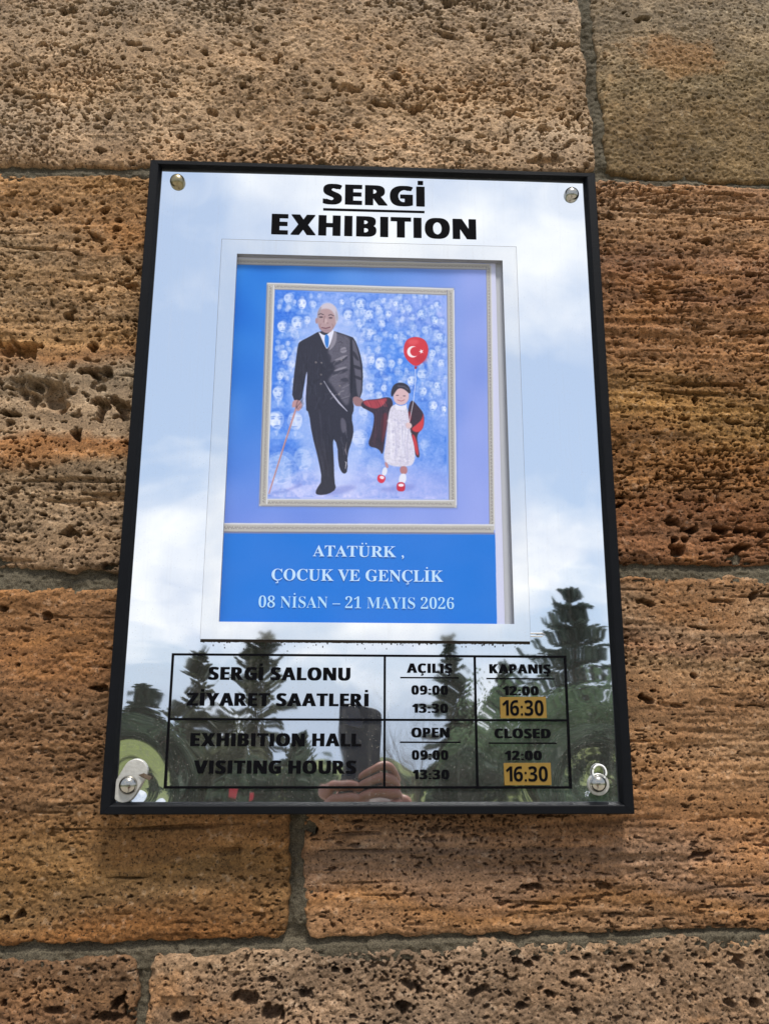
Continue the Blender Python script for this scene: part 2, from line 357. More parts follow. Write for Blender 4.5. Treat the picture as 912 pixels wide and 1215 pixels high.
make_stone('stone', 41, const(xm+0.006), hi, H2R_t, H1R_b,
    [(z_(215, 800), (142, 104, 68)), (z_(280, 800), (136, 98, 60)), (z_(320, 800), (116, 80, 50)), (z_(360, 800), (128, 90, 54)), (z_(430, 800), (132, 92, 52)), (z_(456, 800), (124, 88, 44)), (z_(500, 800), (134, 96, 46)), (z_(540, 800), (122, 80, 36)), (z_(580, 800), (116, 78, 40)), (z_(620, 800), (112, 70, 36)), (z_(668, 800), (110, 74, 44))],
    'rusty brown layered block right of the sign', rough=(0.0012, 0.016, 0.006), strata=0.0010,
    sponge=[(1.45, 0.0018, 0.0015, 0.0024, 0.05, 1), (1.55, 0.0070, 0.0015, 0.0022, 0.05, 1)], cells=[(110, 0.0007, 0.0024, 2.4, 0.006, 0.05)],
    holes=[(805, 653, 11, 6, .020), (821, 628, 8, 4, .012), (854, 628, 8, 4, .012), (876, 628, 6, 4, .012), (800, 641, 5, 3, .01), (847, 640, 9, 3, .012), (884, 649, 9, 5, .014, .2), (873, 653, 6, 4, .012), (798, 620, 7, 4, .010), (812, 640, 4, 3, .010), (903, 634, 5, 4, .01), (872, 664, 12, 4, .008), (826, 473, 5, 4, .010), (800, 281, 9, 3, .009), (835, 285, 10, 4, .009), (890, 326, 5, 3, .009), (838, 498, 16, 3, .008), (812, 496, 10, 3, .007), (830, 606, 6, 3, .007), (735, 600, 5, 3, .008), (890, 560, 5, 4, .008), (843, 564, 3, 2, .006), (872, 500, 10, 2, .008)], jag=0.0018)
make_stone('stone', 53, lo, V2_l, H3L_t, H2L_b,
    [(z_(698), (134, 94, 52)), (z_(760), (116, 80, 46)), (z_(830), (116, 84, 52)), (z_(930), (110, 78, 46)), (z_(1000), (124, 86, 44)), (z_(1050), (120, 86, 44)), (z_(1085), (116, 84, 46)), (z_(1112), (124, 80, 36))],
    'ochre brown rough block below the left of the sign', rough=(0.0016, 0.010, 0.008), strata=0.00035,
    sponge=[(1.75, 0.0030, 0.0015, 0.0014, 0.05, 1)], cells=[(22, 0.0006, 0.0018, 2.4, 0.0045, 0.05)],
    holes=[(53, 730, 5, 4, .007), (70, 732, 20, 3, .006, -.1), (28, 748, 16, 3, .005), (113, 816, 12, 3, .008, -.1), (4, 722, 5, 3, .008), (275, 1010, 18, 5, .006, .15), (22, 1086, 5, 5, .008), (6, 1091, 4, 4, .008), (90, 954, 30, 3, .004, .1)], jag=0.0020)
make_stone('stone', 67, V2_r, hi, H3R_t, H2R_b,
    [(z_(685, 800), (146, 118, 86)), (z_(708, 800), (132, 94, 56)), (z_(735, 800), (142, 110, 76)), (z_(765, 800), (122, 88, 58)), (z_(790, 800), (136, 104, 68)), (z_(840, 800), (128, 92, 56)), (z_(880, 800), (136, 102, 66)), (z_(950, 800), (130, 92, 54)), (z_(985, 800), (128, 92, 58)), (z_(1010, 800), (126, 96, 68)), (z_(1040, 800), (126, 96, 68)), (z_(1070, 800), (136, 96, 54)), (z_(1105, 800), (132, 96, 60))],
    'tan block with wavy horizontal layers, lower right', rough=(0.0012, 0.018, 0.006), strata=0.0010,
    sponge=[(1.8, 0.0060, 0.0014, 0.0020, 0.06, 1), (1.9, 0.0018, 0.0014, 0.0020, 0.05, 1)], cells=[(34, 0.0006, 0.0020, 2.6, 0.005, 0.05)],
    holes=[(770, 831, 14, 4, .010, -.15), (788, 836, 20, 3, .008, -.1), (830, 1015, 10, 3, .009, .1), (632, 1052, 12, 3, .008), (632, 1072, 40, 2.2, .007, -.05), (650, 1083, 30, 2, .005, .05), (700, 1066, 34, 2, .006, .1), (766, 715, 8, 3, .008, -.2), (855, 713, 18, 2.5, .008), (894, 706, 6, 4, .007, .4), (716, 1052, 12, 3, .006), (370, 985, 9, 7, .012, .6), (600, 1038, 25, 2, .004), (745, 880, 40, 1.8, .005), (880, 1052, 40, 2.5, .006, .05), (640, 1033, 16, 5, .004), (850, 972, 30, 2, .004, .1), (430, 1048, 70, 1.6, .004, .02, .2), (822, 801, 4, 3, .006)], jag=0.0018)
make_stone('stone', 79, lo, V3_l, const(ZB), H3L_b,
    [(z_(1141), (98, 72, 46)), (z_(1170), (106, 76, 46)), (z_(1215), (104, 74, 46)), (z_(1400), (108, 78, 50))],
    'dark brown block in the bottom left corner', rough=(0.0017, 0.012, 0.010),
    sponge=[(1.9, 0.0040, 0.0026, 0.0030, 0.04, 1), (1.7, 0.0018, 0.0014, 0.0018, 0.05, 1)], cells=[(60, 0.0007, 0.0022, 2.0, 0.006, 0.05)],
    holes=[(68, 1200, 16, 3.5, .012, -.05), (3, 1193, 5, 5, .014), (142, 1188, 9, 8, .010, .2, .6), (82, 1176, 7, 4, .008), (132, 1208, 14, 4, .009)], jag=0.0020)
make_stone('stone', 83, V3_r, hi, const(ZB), H3R_b,
    [(z_(1122, 500), (134, 108, 78)), (z_(1160, 500), (128, 102, 74)), (z_(1215, 500), (130, 104, 76)), (z_(1400, 500), (122, 100, 74))],
    'greyish pitted block along the bottom right', rough=(0.0016, 0.011, 0.009),
    sponge=[(1.8, 0.0048, 0.0034, 0.0040, 0.05, 1), (1.4, 0.0018, 0.0015, 0.0022, 0.04, 1)], cells=[(190, 0.0007, 0.0032, 1.6, 0.0075, 0.05)],
    holes=[(321, 1203, 10, 7, .012), (292, 1184, 12, 6, .010), (365, 1181, 8, 5, .010), (214, 1206, 9, 5, .011, .3), (413, 1152, 4, 3, .010), (398, 1152, 4, 3, .009), (320, 1162, 7, 3, .009), (897, 1191, 7, 4, .012), (745, 1150, 10, 4, .010, .2), (684, 1155, 5, 3, .009), (565, 1178, 8, 4, .009), (655, 1180, 6, 4, .010), (490, 1172, 12, 5, .010, -.3), (620, 1195, 6, 3, .010), (480, 1196, 8, 6, .008)], jag=0.0026)

# mortar: one bed, sitting back between the blocks
mm = bpy.data.materials.new('mortar'); mm.use_nodes = True; t = mm.node_tree; p = t.nodes['Principled BSDF']; p.inputs['Roughness'].default_value = 0.92; p.inputs['Specular IOR Level'].default_value = 0.2
tcn = N(t, 'ShaderNodeTexCoord'); a1 = N(t, 'ShaderNodeTexNoise'); a1.inputs['Scale'].default_value = 26; a1.inputs['Detail'].default_value = 6
a2 = N(t, 'ShaderNodeTexVoronoi'); a2.inputs['Scale'].default_value = 620
a3 = N(t, 'ShaderNodeTexNoise'); a3.inputs['Scale'].default_value = 900; a3.inputs['Detail'].default_value = 3
for n in (a1, a2, a3): t.links.new(tcn.outputs['Object'], n.inputs['Vector'])
c1 = N(t, 'ShaderNodeMixRGB'); c1.inputs[1].default_value = lin(70, 63, 50, k=0.80); c1.inputs[2].default_value = lin(102, 95, 80, k=0.80); t.links.new(a1.outputs[0], c1.inputs[0])
rr = N(t, 'ShaderNodeValToRGB'); rr.color_ramp.elements[0].position = 0.30; rr.color_ramp.elements[0].color = (.35, .35, .35, 1); rr.color_ramp.elements[1].position = 0.66; rr.color_ramp.elements[1].color = (1.6, 1.55, 1.5, 1)
t.links.new(a3.outputs[0], rr.inputs[0])
c2 = N(t, 'ShaderNodeMixRGB', blend_type='MULTIPLY'); c2.inputs[0].default_value = 1; t.links.new(c1.outputs[0], c2.inputs[1]); t.links.new(rr.outputs[0], c2.inputs[2]); t.links.new(c2.outputs[0], p.inputs['Base Color'])
bp = N(t, 'ShaderNodeBump'); bp.inputs['Strength'].default_value = 0.8; bp.inputs['Distance'].default_value = 0.0007; t.links.new(a3.outputs[0], bp.inputs['Height']); t.links.new(bp.outputs[0], p.inputs['Normal'])
st = 0.001
vx = np.arange(XL, XR, st); vz = np.arange(ZB, ZT, st); X, Z = np.meshgrid(vx, vz); sh = X.shape
def band(d_lo, d_hi):            # signed: positive inside the joint; t 0..1 across it
    return np.minimum(d_lo, d_hi), d_lo/(d_lo+d_hi)
bands = []
split = (X < xm)
H1b = np.where(split, H1L_b(X), H1R_b(X)); H1t = np.where(split, H1L_t(X), H1R_t(X))
H2b = np.where(split, H2L_b(X), H2R_b(X)); H2t = np.where(split, H2L_t(X), H2R_t(X))
xv2 = (V2_l(Z)+V2_r(Z))/2
H3b = np.where(X < xv2, H3L_b(X), H3R_b(X)); H3t = np.where(X < xv2, H3L_t(X), H3R_t(X))
MG = 0.010
keep = np.zeros(sh, bool); h = np.full(sh, -0.0062)
for b_, t_, kk in ((H1b, H1t, 0.7), (H2b, H2t, 1.0), (H3b, H3t, 1.0)):
    q = (Z-b_)/(t_-b_); k_ = (Z > b_-MG) & (Z < t_+MG); keep |= k_
    prof = -0.0030-0.0045*kk*sstep(0.35, 1.0, q)-0.0008*np.exp(-((q-0.5)/0.06)**2)
    h = np.where(k_, prof, h)
for l_, r_, c_ in ((V1_l(Z), V1_r(Z), Z > H1b), (const(xm-.006)(Z), const(xm+.006)(Z), (Z < H1t) & (Z > H2b)), (V2_l(Z), V2_r(Z), (Z < H2t) & (Z > H3b)), (V3_l(Z), V3_r(Z), Z < H3t)):
    q = (X-l_)/(r_-l_); k_ = (X > l_-MG) & (X < r_+MG) & c_
    prof = -0.0040-0.0022*sstep(0.6, 0.1, q)
    h = np.where(k_ & ~keep, prof, h); keep |= k_
h = h+0.0008*fnoise(sh, .02, .012, 901, st)+0.00045*fnoise(sh, .0025, .0025, 902, st)
pit = fnoise(sh, .003, .003, 903, st); h -= 0.0016*sstep(1.7, 2.3, pit)
V = np.stack([X, -h, Z-(ZC-0.44)], -1).reshape(-1, 3); idx = np.arange(X.size).reshape(sh)
Q = np.stack([idx[:-1, :-1], idx[:-1, 1:], idx[1:, 1:], idx[1:, :-1]], -1).reshape(-1, 4)
hid = (X > HIDE[0][0]) & (X < HIDE[1][0]) & (Z < HIDE[0][2]) & (Z > HIDE[1][2])
Q = Q[(keep & ~hid).ravel()[Q].all(1)]
used = np.zeros(len(V), bool); used[Q.ravel()] = True; re = np.cumsum(used)-1
link('mortar', grid_mesh('mortar', V[used], re[Q]), mm, wall)
mb = MB(); mb.box(XL, XR, 0.03, 0.30, 0, ZT-ZB); mb.build('wall_core', mat('wall_core', lin(90, 80, 66), .9, bump=.5), wall)
# ------------------------------------------------------------------ the sign
sign = tag(empty('exhibition_sign', (0, 0, ZC+0.2)), 'black framed mirror notice board with a blue poster, black lettering and opening hours', 'sign')
SO = ZC+0.2                      # parts are modelled in wall coordinates and shifted to the sign's own origin
def shift(V): return [(v[0], v[1], v[2]-SO) for v in V]
def sbuild(mb, name, material, parent=sign, smooth=False):
    mb.V = shift(mb.V) if parent is sign or parent.parent is sign else mb.V
    return mb.build(name, material, parent, smooth)
def avg(*v): return sum(v)/len(v)
black = mat('black_plastic', (0.004, 0.0045, 0.006, 1), 0.5, spec=0.10, bump=0.25, bscale=900, var=0.3)
ink = mat('black_vinyl', (0.003, 0.003, 0.004, 1), 0.8, spec=0.04, var=0.2)
# outer frame: four mitred rails
YO = -0.006
oTL, oTR, oBR, oBL = at(176, 190.4, YO), at(703.6, 203.2, YO), at(755.8, 965.6, YO), at(120, 968, YO)
iTL, iTR, iBR, iBL = at(192, 200.1), at(691.2, 215.1), at(734.2, 952.2), at(137, 951.6)
ox0, ox1, oz0, oz1 = avg(oTL[0], oBL[0]), avg(oTR[0], oBR[0]), avg(oBL[2], oBR[2]), avg(oTL[2], oTR[2])
jx0, jx1, jz0, jz1 = avg(iTL[0], iBL[0]), avg(iTR[0], iBR[0]), avg(iBL[2], iBR[2]), avg(iTL[2], iTR[2])
oc = [(ox0, oz0), (ox1, oz0), (ox1, oz1), (ox0, oz1)]; ic = [(jx0, jz0), (jx1, jz0), (jx1, jz1), (jx0, jz1)]
# profile across the rail: (0 = inner edge .. 1 = outer edge, y)
prof = [(0.0, 0.004), (0.0, -0.0012), (0.05, -0.0022), (0.22, -0.0058), (0.30, -0.0064), (0.90, -0.0064), (0.97, -0.0058), (1.0, -0.0045), (1.0, 0.0165), (0.55, 0.0165)]
for k in range(4):
    a_, b_ = k, (k+1) % 4; V = []
    for cI, cO, sgn in ((ic[a_], oc[a_], 1), (ic[b_], oc[b_], -1)):
        dx, dz = ic[b_][0]-ic[a_][0], ic[b_][1]-ic[a_][1]; L_ = math.hypot(dx, dz); gx, gz = dx/L_*0.00012*sgn, dz/L_*0.00012*sgn
        for s_, y in prof: V.append((cI[0]+(cO[0]-cI[0])*s_+gx, y, cI[1]+(cO[1]-cI[1])*s_+gz-SO))
    n = len(prof); F = [(i, i+1, n+i+1, n+i) for i in range(n-1)]+[(n-1, 0, n, 2*n-1), tuple(range(n))[::-1], tuple(range(n, 2*n))]
    link('frame_rail', poly_mesh('frame_rail', V, F), black, sign)
mb = MB(); mb.box(ox0+0.004, ox1-0.004, 0.0075, 0.0155, oz0+0.004, oz1-0.004); sbuild(mb, 'back_board', mat('back_board', (0.05, 0.045, 0.04, 1), .8))

# mirror material: bright polished sheet, a little dust and fine scratches
def mirror_mat(name, dust=0.03, rough=0.018, dirt_low=0.0):
    m = bpy.data.materials.new(name); m.use_nodes = True; t = m.node_tree; t.nodes.clear()
    o = N(t, 'ShaderNodeOutputMaterial'); g = N(t, 'ShaderNodeBsdfGlossy'); d = N(t, 'ShaderNodeBsdfDiffuse'); mx = N(t, 'ShaderNodeMixShader')
    g.inputs['Color'].default_value = (0.90, 0.925, 0.945, 1); g.inputs['Roughness'].default_value = rough
    d.inputs['Color'].default_value = (0.55, 0.53, 0.48, 1)
    tc = N(t, 'ShaderNodeTexCoord')
    v = N(t, 'ShaderNodeTexVoronoi'); v.inputs['Scale'].default_value = 330; v.inputs['Randomness'].default_value = 1
    t.links.new(tc.outputs['Object'], v.inputs['Vector'])
    sp = M('MULTIPLY', M('LESS_THAN', v.outputs['Distance'], 0.10, t), 0.8, t)
    n = N(t, 'ShaderNodeTexNoise'); n.inputs['Scale'].default_value = 45; n.inputs['Detail'].default_value = 8; n.inputs['Roughness'].default_value = .75
    t.links.new(tc.outputs['Object'], n.inputs['Vector'])
    nn = M('MULTIPLY', M('MAXIMUM', M('SUBTRACT', n.outputs[0], 0.46, t), 0.0, t), 0.22, t)
    # water-spot and drip film, thicker near the lower edge where rain dries
    s2 = N(t, 'ShaderNodeSeparateXYZ'); t.links.new(tc.outputs['Object'], s2.inputs[0])
    low = M('MULTIPLY', M('MULTIPLY', M('SUBTRACT', -0.05, s2.outputs[2], t), 6.0, t, True), dirt_low, t)
    n3 = N(t, 'ShaderNodeTexNoise'); n3.inputs['Scale'].default_value = 700; n3.inputs['Detail'].default_value = 2
    t.links.new(tc.outputs['Object'], n3.inputs['Vector'])
    fine = M('MULTIPLY', M('MAXIMUM', M('SUBTRACT', n3.outputs[0], 0.58, t), 0.0, t), 2.0, t)
    low2 = M('MULTIPLY', low, M('ADD', fine, 0.12, t), t)
    mp_ = N(t, 'ShaderNodeMapping'); mp_.inputs['Scale'].default_value = (170, 170, 7); t.links.new(tc.outputs['Object'], mp_.inputs[0])
    n4 = N(t, 'ShaderNodeTexNoise'); n4.inputs['Scale'].default_value = 1; n4.inputs['Detail'].default_value = 3; t.links.new(mp_.outputs[0], n4.inputs['Vector'])
    drip = M('MULTIPLY', M('MAXIMUM', M('SUBTRACT', n4.outputs[0], 0.56, t), 0.0, t), 0.28, t)
    dust = M('ADD', drip, dust, t)
    fac = M('ADD', M('ADD', M('MULTIPLY', M('ADD', sp, nn, t), M('ADD', low, 0.25, t), t), dust, t), low2, t, True)
    t.links.new(fac, mx.inputs[0]); t.links.new(g.outputs[0], mx.inputs[1]); t.links.new(d.outputs[0], mx.inputs[2]); t.links.new(mx.outputs[0], o.inputs[0])
    return m
mirror = mirror_mat('polished_sheet', 0.004, 0.02, 0.30)
# screw positions
SCR = [at(210, 213.5, -0.003), at(678.5, 229, -0.003), at(151.5, 932, -0.003), at(710, 930, -0.003)]
# sheet with a rectangular window, slightly buckled where the screws pull it in
YR = -0.0042
pTL, pTR, pBR, pBL = at(261, 284, YR), at(611.8, 291.5, YR), at(629.3, 760, YR), at(240, 759.5, YR)
px0, px1, pz0, pz1 = avg(pTL[0], pBL[0]), avg(pTR[0], pBR[0]), avg(pBL[2], pBR[2]), avg(pTL[2], pTR[2])
wTL, wTR, wBR, wBL = at(278.5, 302.3, YR), at(594.6, 306.5, YR), at(611.3, 739.6, YR), at(262.3, 738.8, YR)
wx0, wx1, wz0, wz1 = avg(wTL[0], wBL[0]), avg(wTR[0], wBR[0]), avg(wBL[2], wBR[2]), avg(wTL[2], wTR[2])
print('sign', ox1-ox0, oz1-oz0, 'mirror', jx0, jx1, jz0-ZC, jz1-ZC, 'pocket', pTL, pBL, pTR, pBR, 'win', wTL, wBL, wTR, wBR)
st = 0.0015
gx = np.linspace(jx0-0.001, jx1+0.001, int((jx1-jx0)/st)); gz = np.linspace(jz0-0.001, jz1+0.001, int((jz1-jz0)/st)); X, Z = np.meshgrid(gx, gz)
rs = np.random.RandomState(5)
y = np.zeros(X.shape)
for i, (sx_, _, sz_) in enumerate(SCR):
    A, Rr = ((0.00055, 0.030), (0.00035, 0.024), (0.0024, 0.034), (0.0017, 0.036))[i]
    r = np.hypot(X-sx_, Z-sz_); rn = r/Rr
    y += A*np.exp(-rn**2)
    if i > 1: y += (1.15e-4 if i == 2 else 3.5e-5)*np.sin(r/0.0036+0.6*np.sin(np.arctan2(Z-sz_, X-sx_)*3))*np.exp(-(r/0.05)**2)+1.4e-5*np.sin(r/0.0030)*np.exp(-(r/0.16)**2)
y += 0.00022*np.sin(X*9+1.0)*np.sin(Z*7+0.6)+0.00005*np.sin(X*47+2)*np.sin(Z*31+1)
lowm = np.clip((ZC+0.10-Z)/0.25, 0, 1)
y += lowm*(0.00010*np.sin(X*60+Z*35)+0.00008*np.sin(X*95-Z*60+1.3))
V = np.stack([X, y, Z-SO], -1).reshape(-1, 3); idx = np.arange(X.size).reshape(X.shape)
Q = np.stack([idx[:-1, :-1], idx[:-1, 1:], idx[1:, 1:], idx[1:, :-1]], -1).reshape(-1, 4)
gxc, gzc = X.ravel(), Z.ravel()
hole = (gxc > wx0-0.002) & (gxc < wx1+0.002) & (gzc > wz0-0.002) & (gzc < wz1+0.002)
Q = Q[~hole[Q].all(1)]
link('mirror_sheet', grid_mesh('mirror_sheet', V, Q), mirror, sign)

# raised pocket frame of the same mirror sheet round the poster window
def ring(name, o4, i4, yf, yb, material, side=None, tilt=0.0):
    V = []; zc = (o4[2]+o4[3])/2
    for y_ in (yf, yb):
        for (a0, a1, b0, b1) in (o4, i4):
            for (x_, z_) in ((a0, b0), (a1, b0), (a1, b1), (a0, b1)): V.append((x_, y_+(tilt*(z_-zc) if y_ == yf else 0), z_-SO))
    F = []; mi = []
    for k in range(4):
        l_ = (k+1) % 4
        F += [(k, l_, 4+l_, 4+k)]; mi.append(0)
        F += [(8+k, 12+k, 12+l_, 8+l_)]; mi.append(1)
        F += [(k, 8+k, 8+l_, l_)]; mi.append(1)
        F += [(4+k, 4+l_, 12+l_, 12+k)]; mi.append(2)
    me = poly_mesh(name, V, F)
    me.materials.append(material); me.materials.append(side[0]); me.materials.append(side[1])
    me.polygons.foreach_set('material_index', mi)
    return link(name, me, None, sign)
edge_dark = mat('cut_edge', (0.09, 0.085, 0.08, 1), 0.5, var=.3)
edge_grey = mat('window_edge', (0.30, 0.30, 0.31, 1), 0.5, var=.1)
ring('poster_pocket', (px0, px1, pz0, pz1), (wx0, wx1, wz0, wz1), YR, -0.0004, mirror_mat('pocket_mirror', 0.13, 0.03, 0.0), (edge_dark, edge_grey), tilt=0.002)
# thin dark line round the pocket; below it crusty grime plus painted gap shadow
grime_shade = mat('grime_shade', (0.035, 0.025, 0.018, 1), 0.9, var=.5, vscale=300, bump=.4)
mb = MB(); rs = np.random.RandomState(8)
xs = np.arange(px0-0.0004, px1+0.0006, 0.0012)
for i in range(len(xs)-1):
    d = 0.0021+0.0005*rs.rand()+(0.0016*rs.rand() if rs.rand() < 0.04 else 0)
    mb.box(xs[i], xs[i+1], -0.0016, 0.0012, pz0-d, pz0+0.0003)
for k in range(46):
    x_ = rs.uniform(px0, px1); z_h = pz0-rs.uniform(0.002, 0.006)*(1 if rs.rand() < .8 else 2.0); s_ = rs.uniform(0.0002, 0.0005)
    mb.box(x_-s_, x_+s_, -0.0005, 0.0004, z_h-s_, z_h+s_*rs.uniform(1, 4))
sbuild(mb, 'grime_shadow_line', grime_shade)
bl = MB(); e_ = 0.00035
bl.box(px0-e_, px0-0.00002, YR+.0004, 0.0012, pz0, pz1); bl.box(px1+0.00002, px1+e_, YR+.0004, 0.0012, pz0, pz1); bl.box(px0-e_, px1+e_, YR+.0004, 0.0012, pz1+0.00002, pz1+e_)
sbuild(bl, 'pocket_edge', edge_dark)
# little metal tab poking out at the lower right of the pocket
tb = MB(); p0 = at(631, 753, -0.002); tb.lathe((0, 0, 0), [(0.0016, 0)], 4); tb = MB()
tb.tube([(p0[0]-0.002, -0.0022, p0[2]+0.0012), (p0[0]+0.010, -0.0022, p0[2]+0.0014), (p0[0]+0.0128, -0.0022, p0[2]+0.0002), (p0[0]+0.010, -0.0022, p0[2]-0.0016), (p0[0]-0.002, -0.0022, p0[2]-0.0014)], 0.00055, 8)
sbuild(tb, 'spring_clip', mat('clip_steel', (0.5, 0.5, 0.5, 1), .25, 1.0))
# box behind the window: back sheet and side walls
YP = 0.0028
mb = MB(); mb.box(wx0-0.012, wx1+0.012, YP+0.0012, YP+0.0030, wz0-0.012, wz1+0.012); sbuild(mb, 'backing_card', mat('backing_card', lin(190, 190, 196), .7, var=.03))
mb = MB()
for b_ in ((wx0-.004, wx0-0.0002, wz0-.004, wz1+.004), (wx1+0.0002, wx1+.004, wz0-.004, wz1+.004), (wx0-.0001, wx1+.0001, wz1+0.0002, wz1+.004), (wx0-.0001, wx1+.0001, wz0-.004, wz0-0.0002)):
    mb.box(b_[0], b_[1], -0.0004, YP+0.0011, b_[2], b_[3])
sbuild(mb, 'window_liner', mat('window_liner', lin(170, 170, 176), .5))

# ---- the poster: a flat print, painted here as an image on the paper's own rectangle
RES = 0.00033
PX0, PZ1 = wx0-0.001, wz1+0.001
PW, PH = int((wx1-wx0+0.002)/RES), int((wz1-wz0+0.002)/RES)
def pc(x, y):
    q = at(x, y, YP); return ((q[0]-PX0)/RES, (PZ1-q[2])/RES)
IMG = np.zeros((PH, PW, 3), np.float32)
YY, XX = np.mgrid[0:PH, 0:PW].astype(np.float32)
def blur(a, s):
    if s < 0.3: return a
    n = int(3*s)+1; k = np.exp(-0.5*(np.arange(-n, n+1)/s)**2); k /= k.sum(); k = k.astype(np.float32)
    sh0 = a.shape
    ap = np.pad(a, ((n, n), (0, 0)), 'edge'); a = sum(k[i]*ap[i:i+sh0[0]] for i in range(2*n+1))
    ap = np.pad(a, ((0, 0), (n, n)), 'edge'); return sum(k[i]*ap[:, i:i+sh0[1]] for i in range(2*n+1))
def smooth_poly(P, it=2):
    P = np.array(P, float)
    for _ in range(it):
        Q_ = np.roll(P, -1, 0); P = np.stack([P*0.75+Q_*0.25, P*0.25+Q_*0.75], 1).reshape(-1, 2)
    return P
def paint(pts, col, a=1.0, soft=0.8, smooth=2, space='p', shade=None, tex=0.0):
    """fill a closed outline. space 'z': coordinates of the enlarged study crop, 'p': photograph pixels, 'c': canvas"""
    if space == 'z': pts = [(290+x/3.378, 320+y/3.378) for x, y in pts]
    if space != 'c': pts = [pc(x, y) for x, y in pts]
    P = smooth_poly(pts, smooth) if smooth else np.array(pts, float)
    pad = int(3*soft)+3
    x0, y0 = np.floor(P.min(0)).astype(int)-pad; x1, y1 = np.ceil(P.max(0)).astype(int)+pad
    x0, y0 = max(x0, 0), max(y0, 0); x1, y1 = min(x1, PW), min(y1, PH)
    if x1 <= x0 or y1 <= y0: return
    SS = 2; gw, gh = (x1-x0)*SS, (y1-y0)*SS
    gy = y0+(np.arange(gh)+0.5)/SS; gx_ = x0+(np.arange(gw)+0.5)/SS
    acc = np.zeros((gh, gw+1), np.int32); A_, B_ = P, np.roll(P, -1, 0)
    for (ax, ay), (bx, by) in zip(A_, B_):
        if ay == by: continue
        lo_, hi_ = min(ay, by), max(ay, by)
        r0, r1 = np.searchsorted(gy, lo_), np.searchsorted(gy, hi_)
        if r1 <= r0: continue
        xi = ax+(gy[r0:r1]-ay)/(by-ay)*(bx-ax); ci = np.clip(np.searchsorted(gx_, xi), 0, gw)
        np.add.at(acc, (np.arange(r0, r1), ci), 1)
    msk = (np.cumsum(acc, 1)[:, :gw] % 2).astype(np.float32)
    msk = msk.reshape(y1-y0, SS, x1-x0, SS).mean((1, 3))
    msk = blur(msk, soft)*a
    c = np.array(col, np.float32)/255
    reg = IMG[y0:y1, x0:x1]
    if tex: c = c*(1+tex*blur(rs_tex.standard_normal(msk.shape).astype(np.float32), 1.2)[..., None]*2)
    reg += (c-reg)*msk[..., None]
def ell(cx, cy, rx, ry, col, a=1.0, soft=0.8, ang=0.0, space='p', n=18):
    pts = []
    for k in range(n):
        t_ = 2*PI*k/n; u, v = rx*math.cos(t_), ry*math.sin(t_); pts.append((cx+u*math.cos(ang)-v*math.sin(ang), cy+u*math.sin(ang)+v*math.cos(ang)))
    paint(pts, col, a, soft, 1, space)
def stroke(pts, wd, col, a=1.0, soft=0.6, space='z'):
    P = np.array(pts, float); d = np.gradient(P, axis=0); n_ = np.stack([-d[:, 1], d[:, 0]], 1); n_ /= np.linalg.norm(n_, axis=1)[:, None]+1e-9
    ww = np.array(wd if hasattr(wd, '__len__') else [wd]*len(P))[:, None]/2
    paint([tuple(q) for q in np.concatenate([P+n_*ww, (P-n_*ww)[::-1]])], col, a, soft, 0, space)
rs_tex = np.random.RandomState(3)
# paper ground: blue deepening to the left, lilac to the right and below
u_ = XX/PW; v_ = YY/PH
cTL, cTR, cBL, cBR = [np.array(c_, np.float32)/255 for c_ in ((14, 112, 212), (138, 156, 226), (118, 142, 224), (146, 160, 230))]
uu = np.clip(u_*1.15, 0, 1)[..., None]**1.2; vv = np.clip(v_*1.3, 0, 1)[..., None]**1.6
IMG[:] = (cTL*(1-uu)+cTR*uu)*(1-vv)+(cBL*(1-uu)+cBR*uu)*vv
wash = blur(rs_tex.standard_normal((PH//16+1, PW//16+1)).astype(np.float32), 2.5); wash = np.kron(wash, np.ones((16, 16), np.float32))[:PH, :PW]; wash = blur(wash, 12); wash /= wash.std()
IMG += 0.022*wash[..., None]*np.array([1.0, 0.7, 0.35])
# white margin at the right and the caption panel
paint([(581, 300), (600, 300), (615, 745), (589, 745)], (206, 206, 232), smooth=0)
paint([(250, 633), (587, 634.5), (589.3, 750), (250, 750)], (14, 114, 212), smooth=0, soft=.6)
paint([(250, 300), (600, 300), (600, 313.5), (578, 312.5), (280, 306.8), (250, 306)], (200, 198, 214), smooth=0)
def moulding(A, B, wd, ornament=True):
    """printed ornamental strip from A to B (photo px), wd wide"""
    a_, b_ = np.array(pc(*A)), np.array(pc(*B)); L_ = np.linalg.norm(b_-a_); d_ = (b_-a_)/L_; n_ = np.array([-d_[1], d_[0]]); W_ = wd/2*RES**0*(0.00098/RES)
    q = lambda s, o: tuple(a_+d_*s+n_*o)
    paint([q(-W_*.4, -W_), q(L_+W_*.4, -W_), q(L_+W_*.4, W_), q(-W_*.4, W_)], (184, 179, 174), smooth=0, space='c', soft=.5)
    paint([q(-W_*.4, -W_), q(L_+W_*.4, -W_), q(L_+W_*.4, -W_*.7), q(-W_*.4, -W_*.7)], (214, 212, 218), smooth=0, space='c', soft=.5)
    paint([q(-W_*.4, W_*.75), q(L_+W_*.4, W_*.75), q(L_+W_*.4, W_), q(-W_*.4, W_)], (128, 126, 140), smooth=0, space='c', soft=.5)
    k = 0.0; i = 0
    while k < L_-6 and ornament:
        o = (W_*0.28 if i % 2 else -W_*0.28)
        stroke([q(k, -o), q(k+5, o*0.9), q(k+10, -o)], 2.4, (104, 98, 98), .95, .6, 'c')
        ell(*q(k+2.0, o*.5), 2.2, 1.5, (222, 218, 214), .9, .5, space='c'); k += 11; i += 1
moulding((250, 309.5), (579.5, 316.8), 7.5); moulding((579.5, 316.8), (583.5, 627.5), 5.6); moulding((250, 626.2), (583.3, 627.8), 9.5)
paint([(250, 631.5), (587, 633), (587, 634.5), (250, 633)], (90, 100, 140), .6, .7, 0)
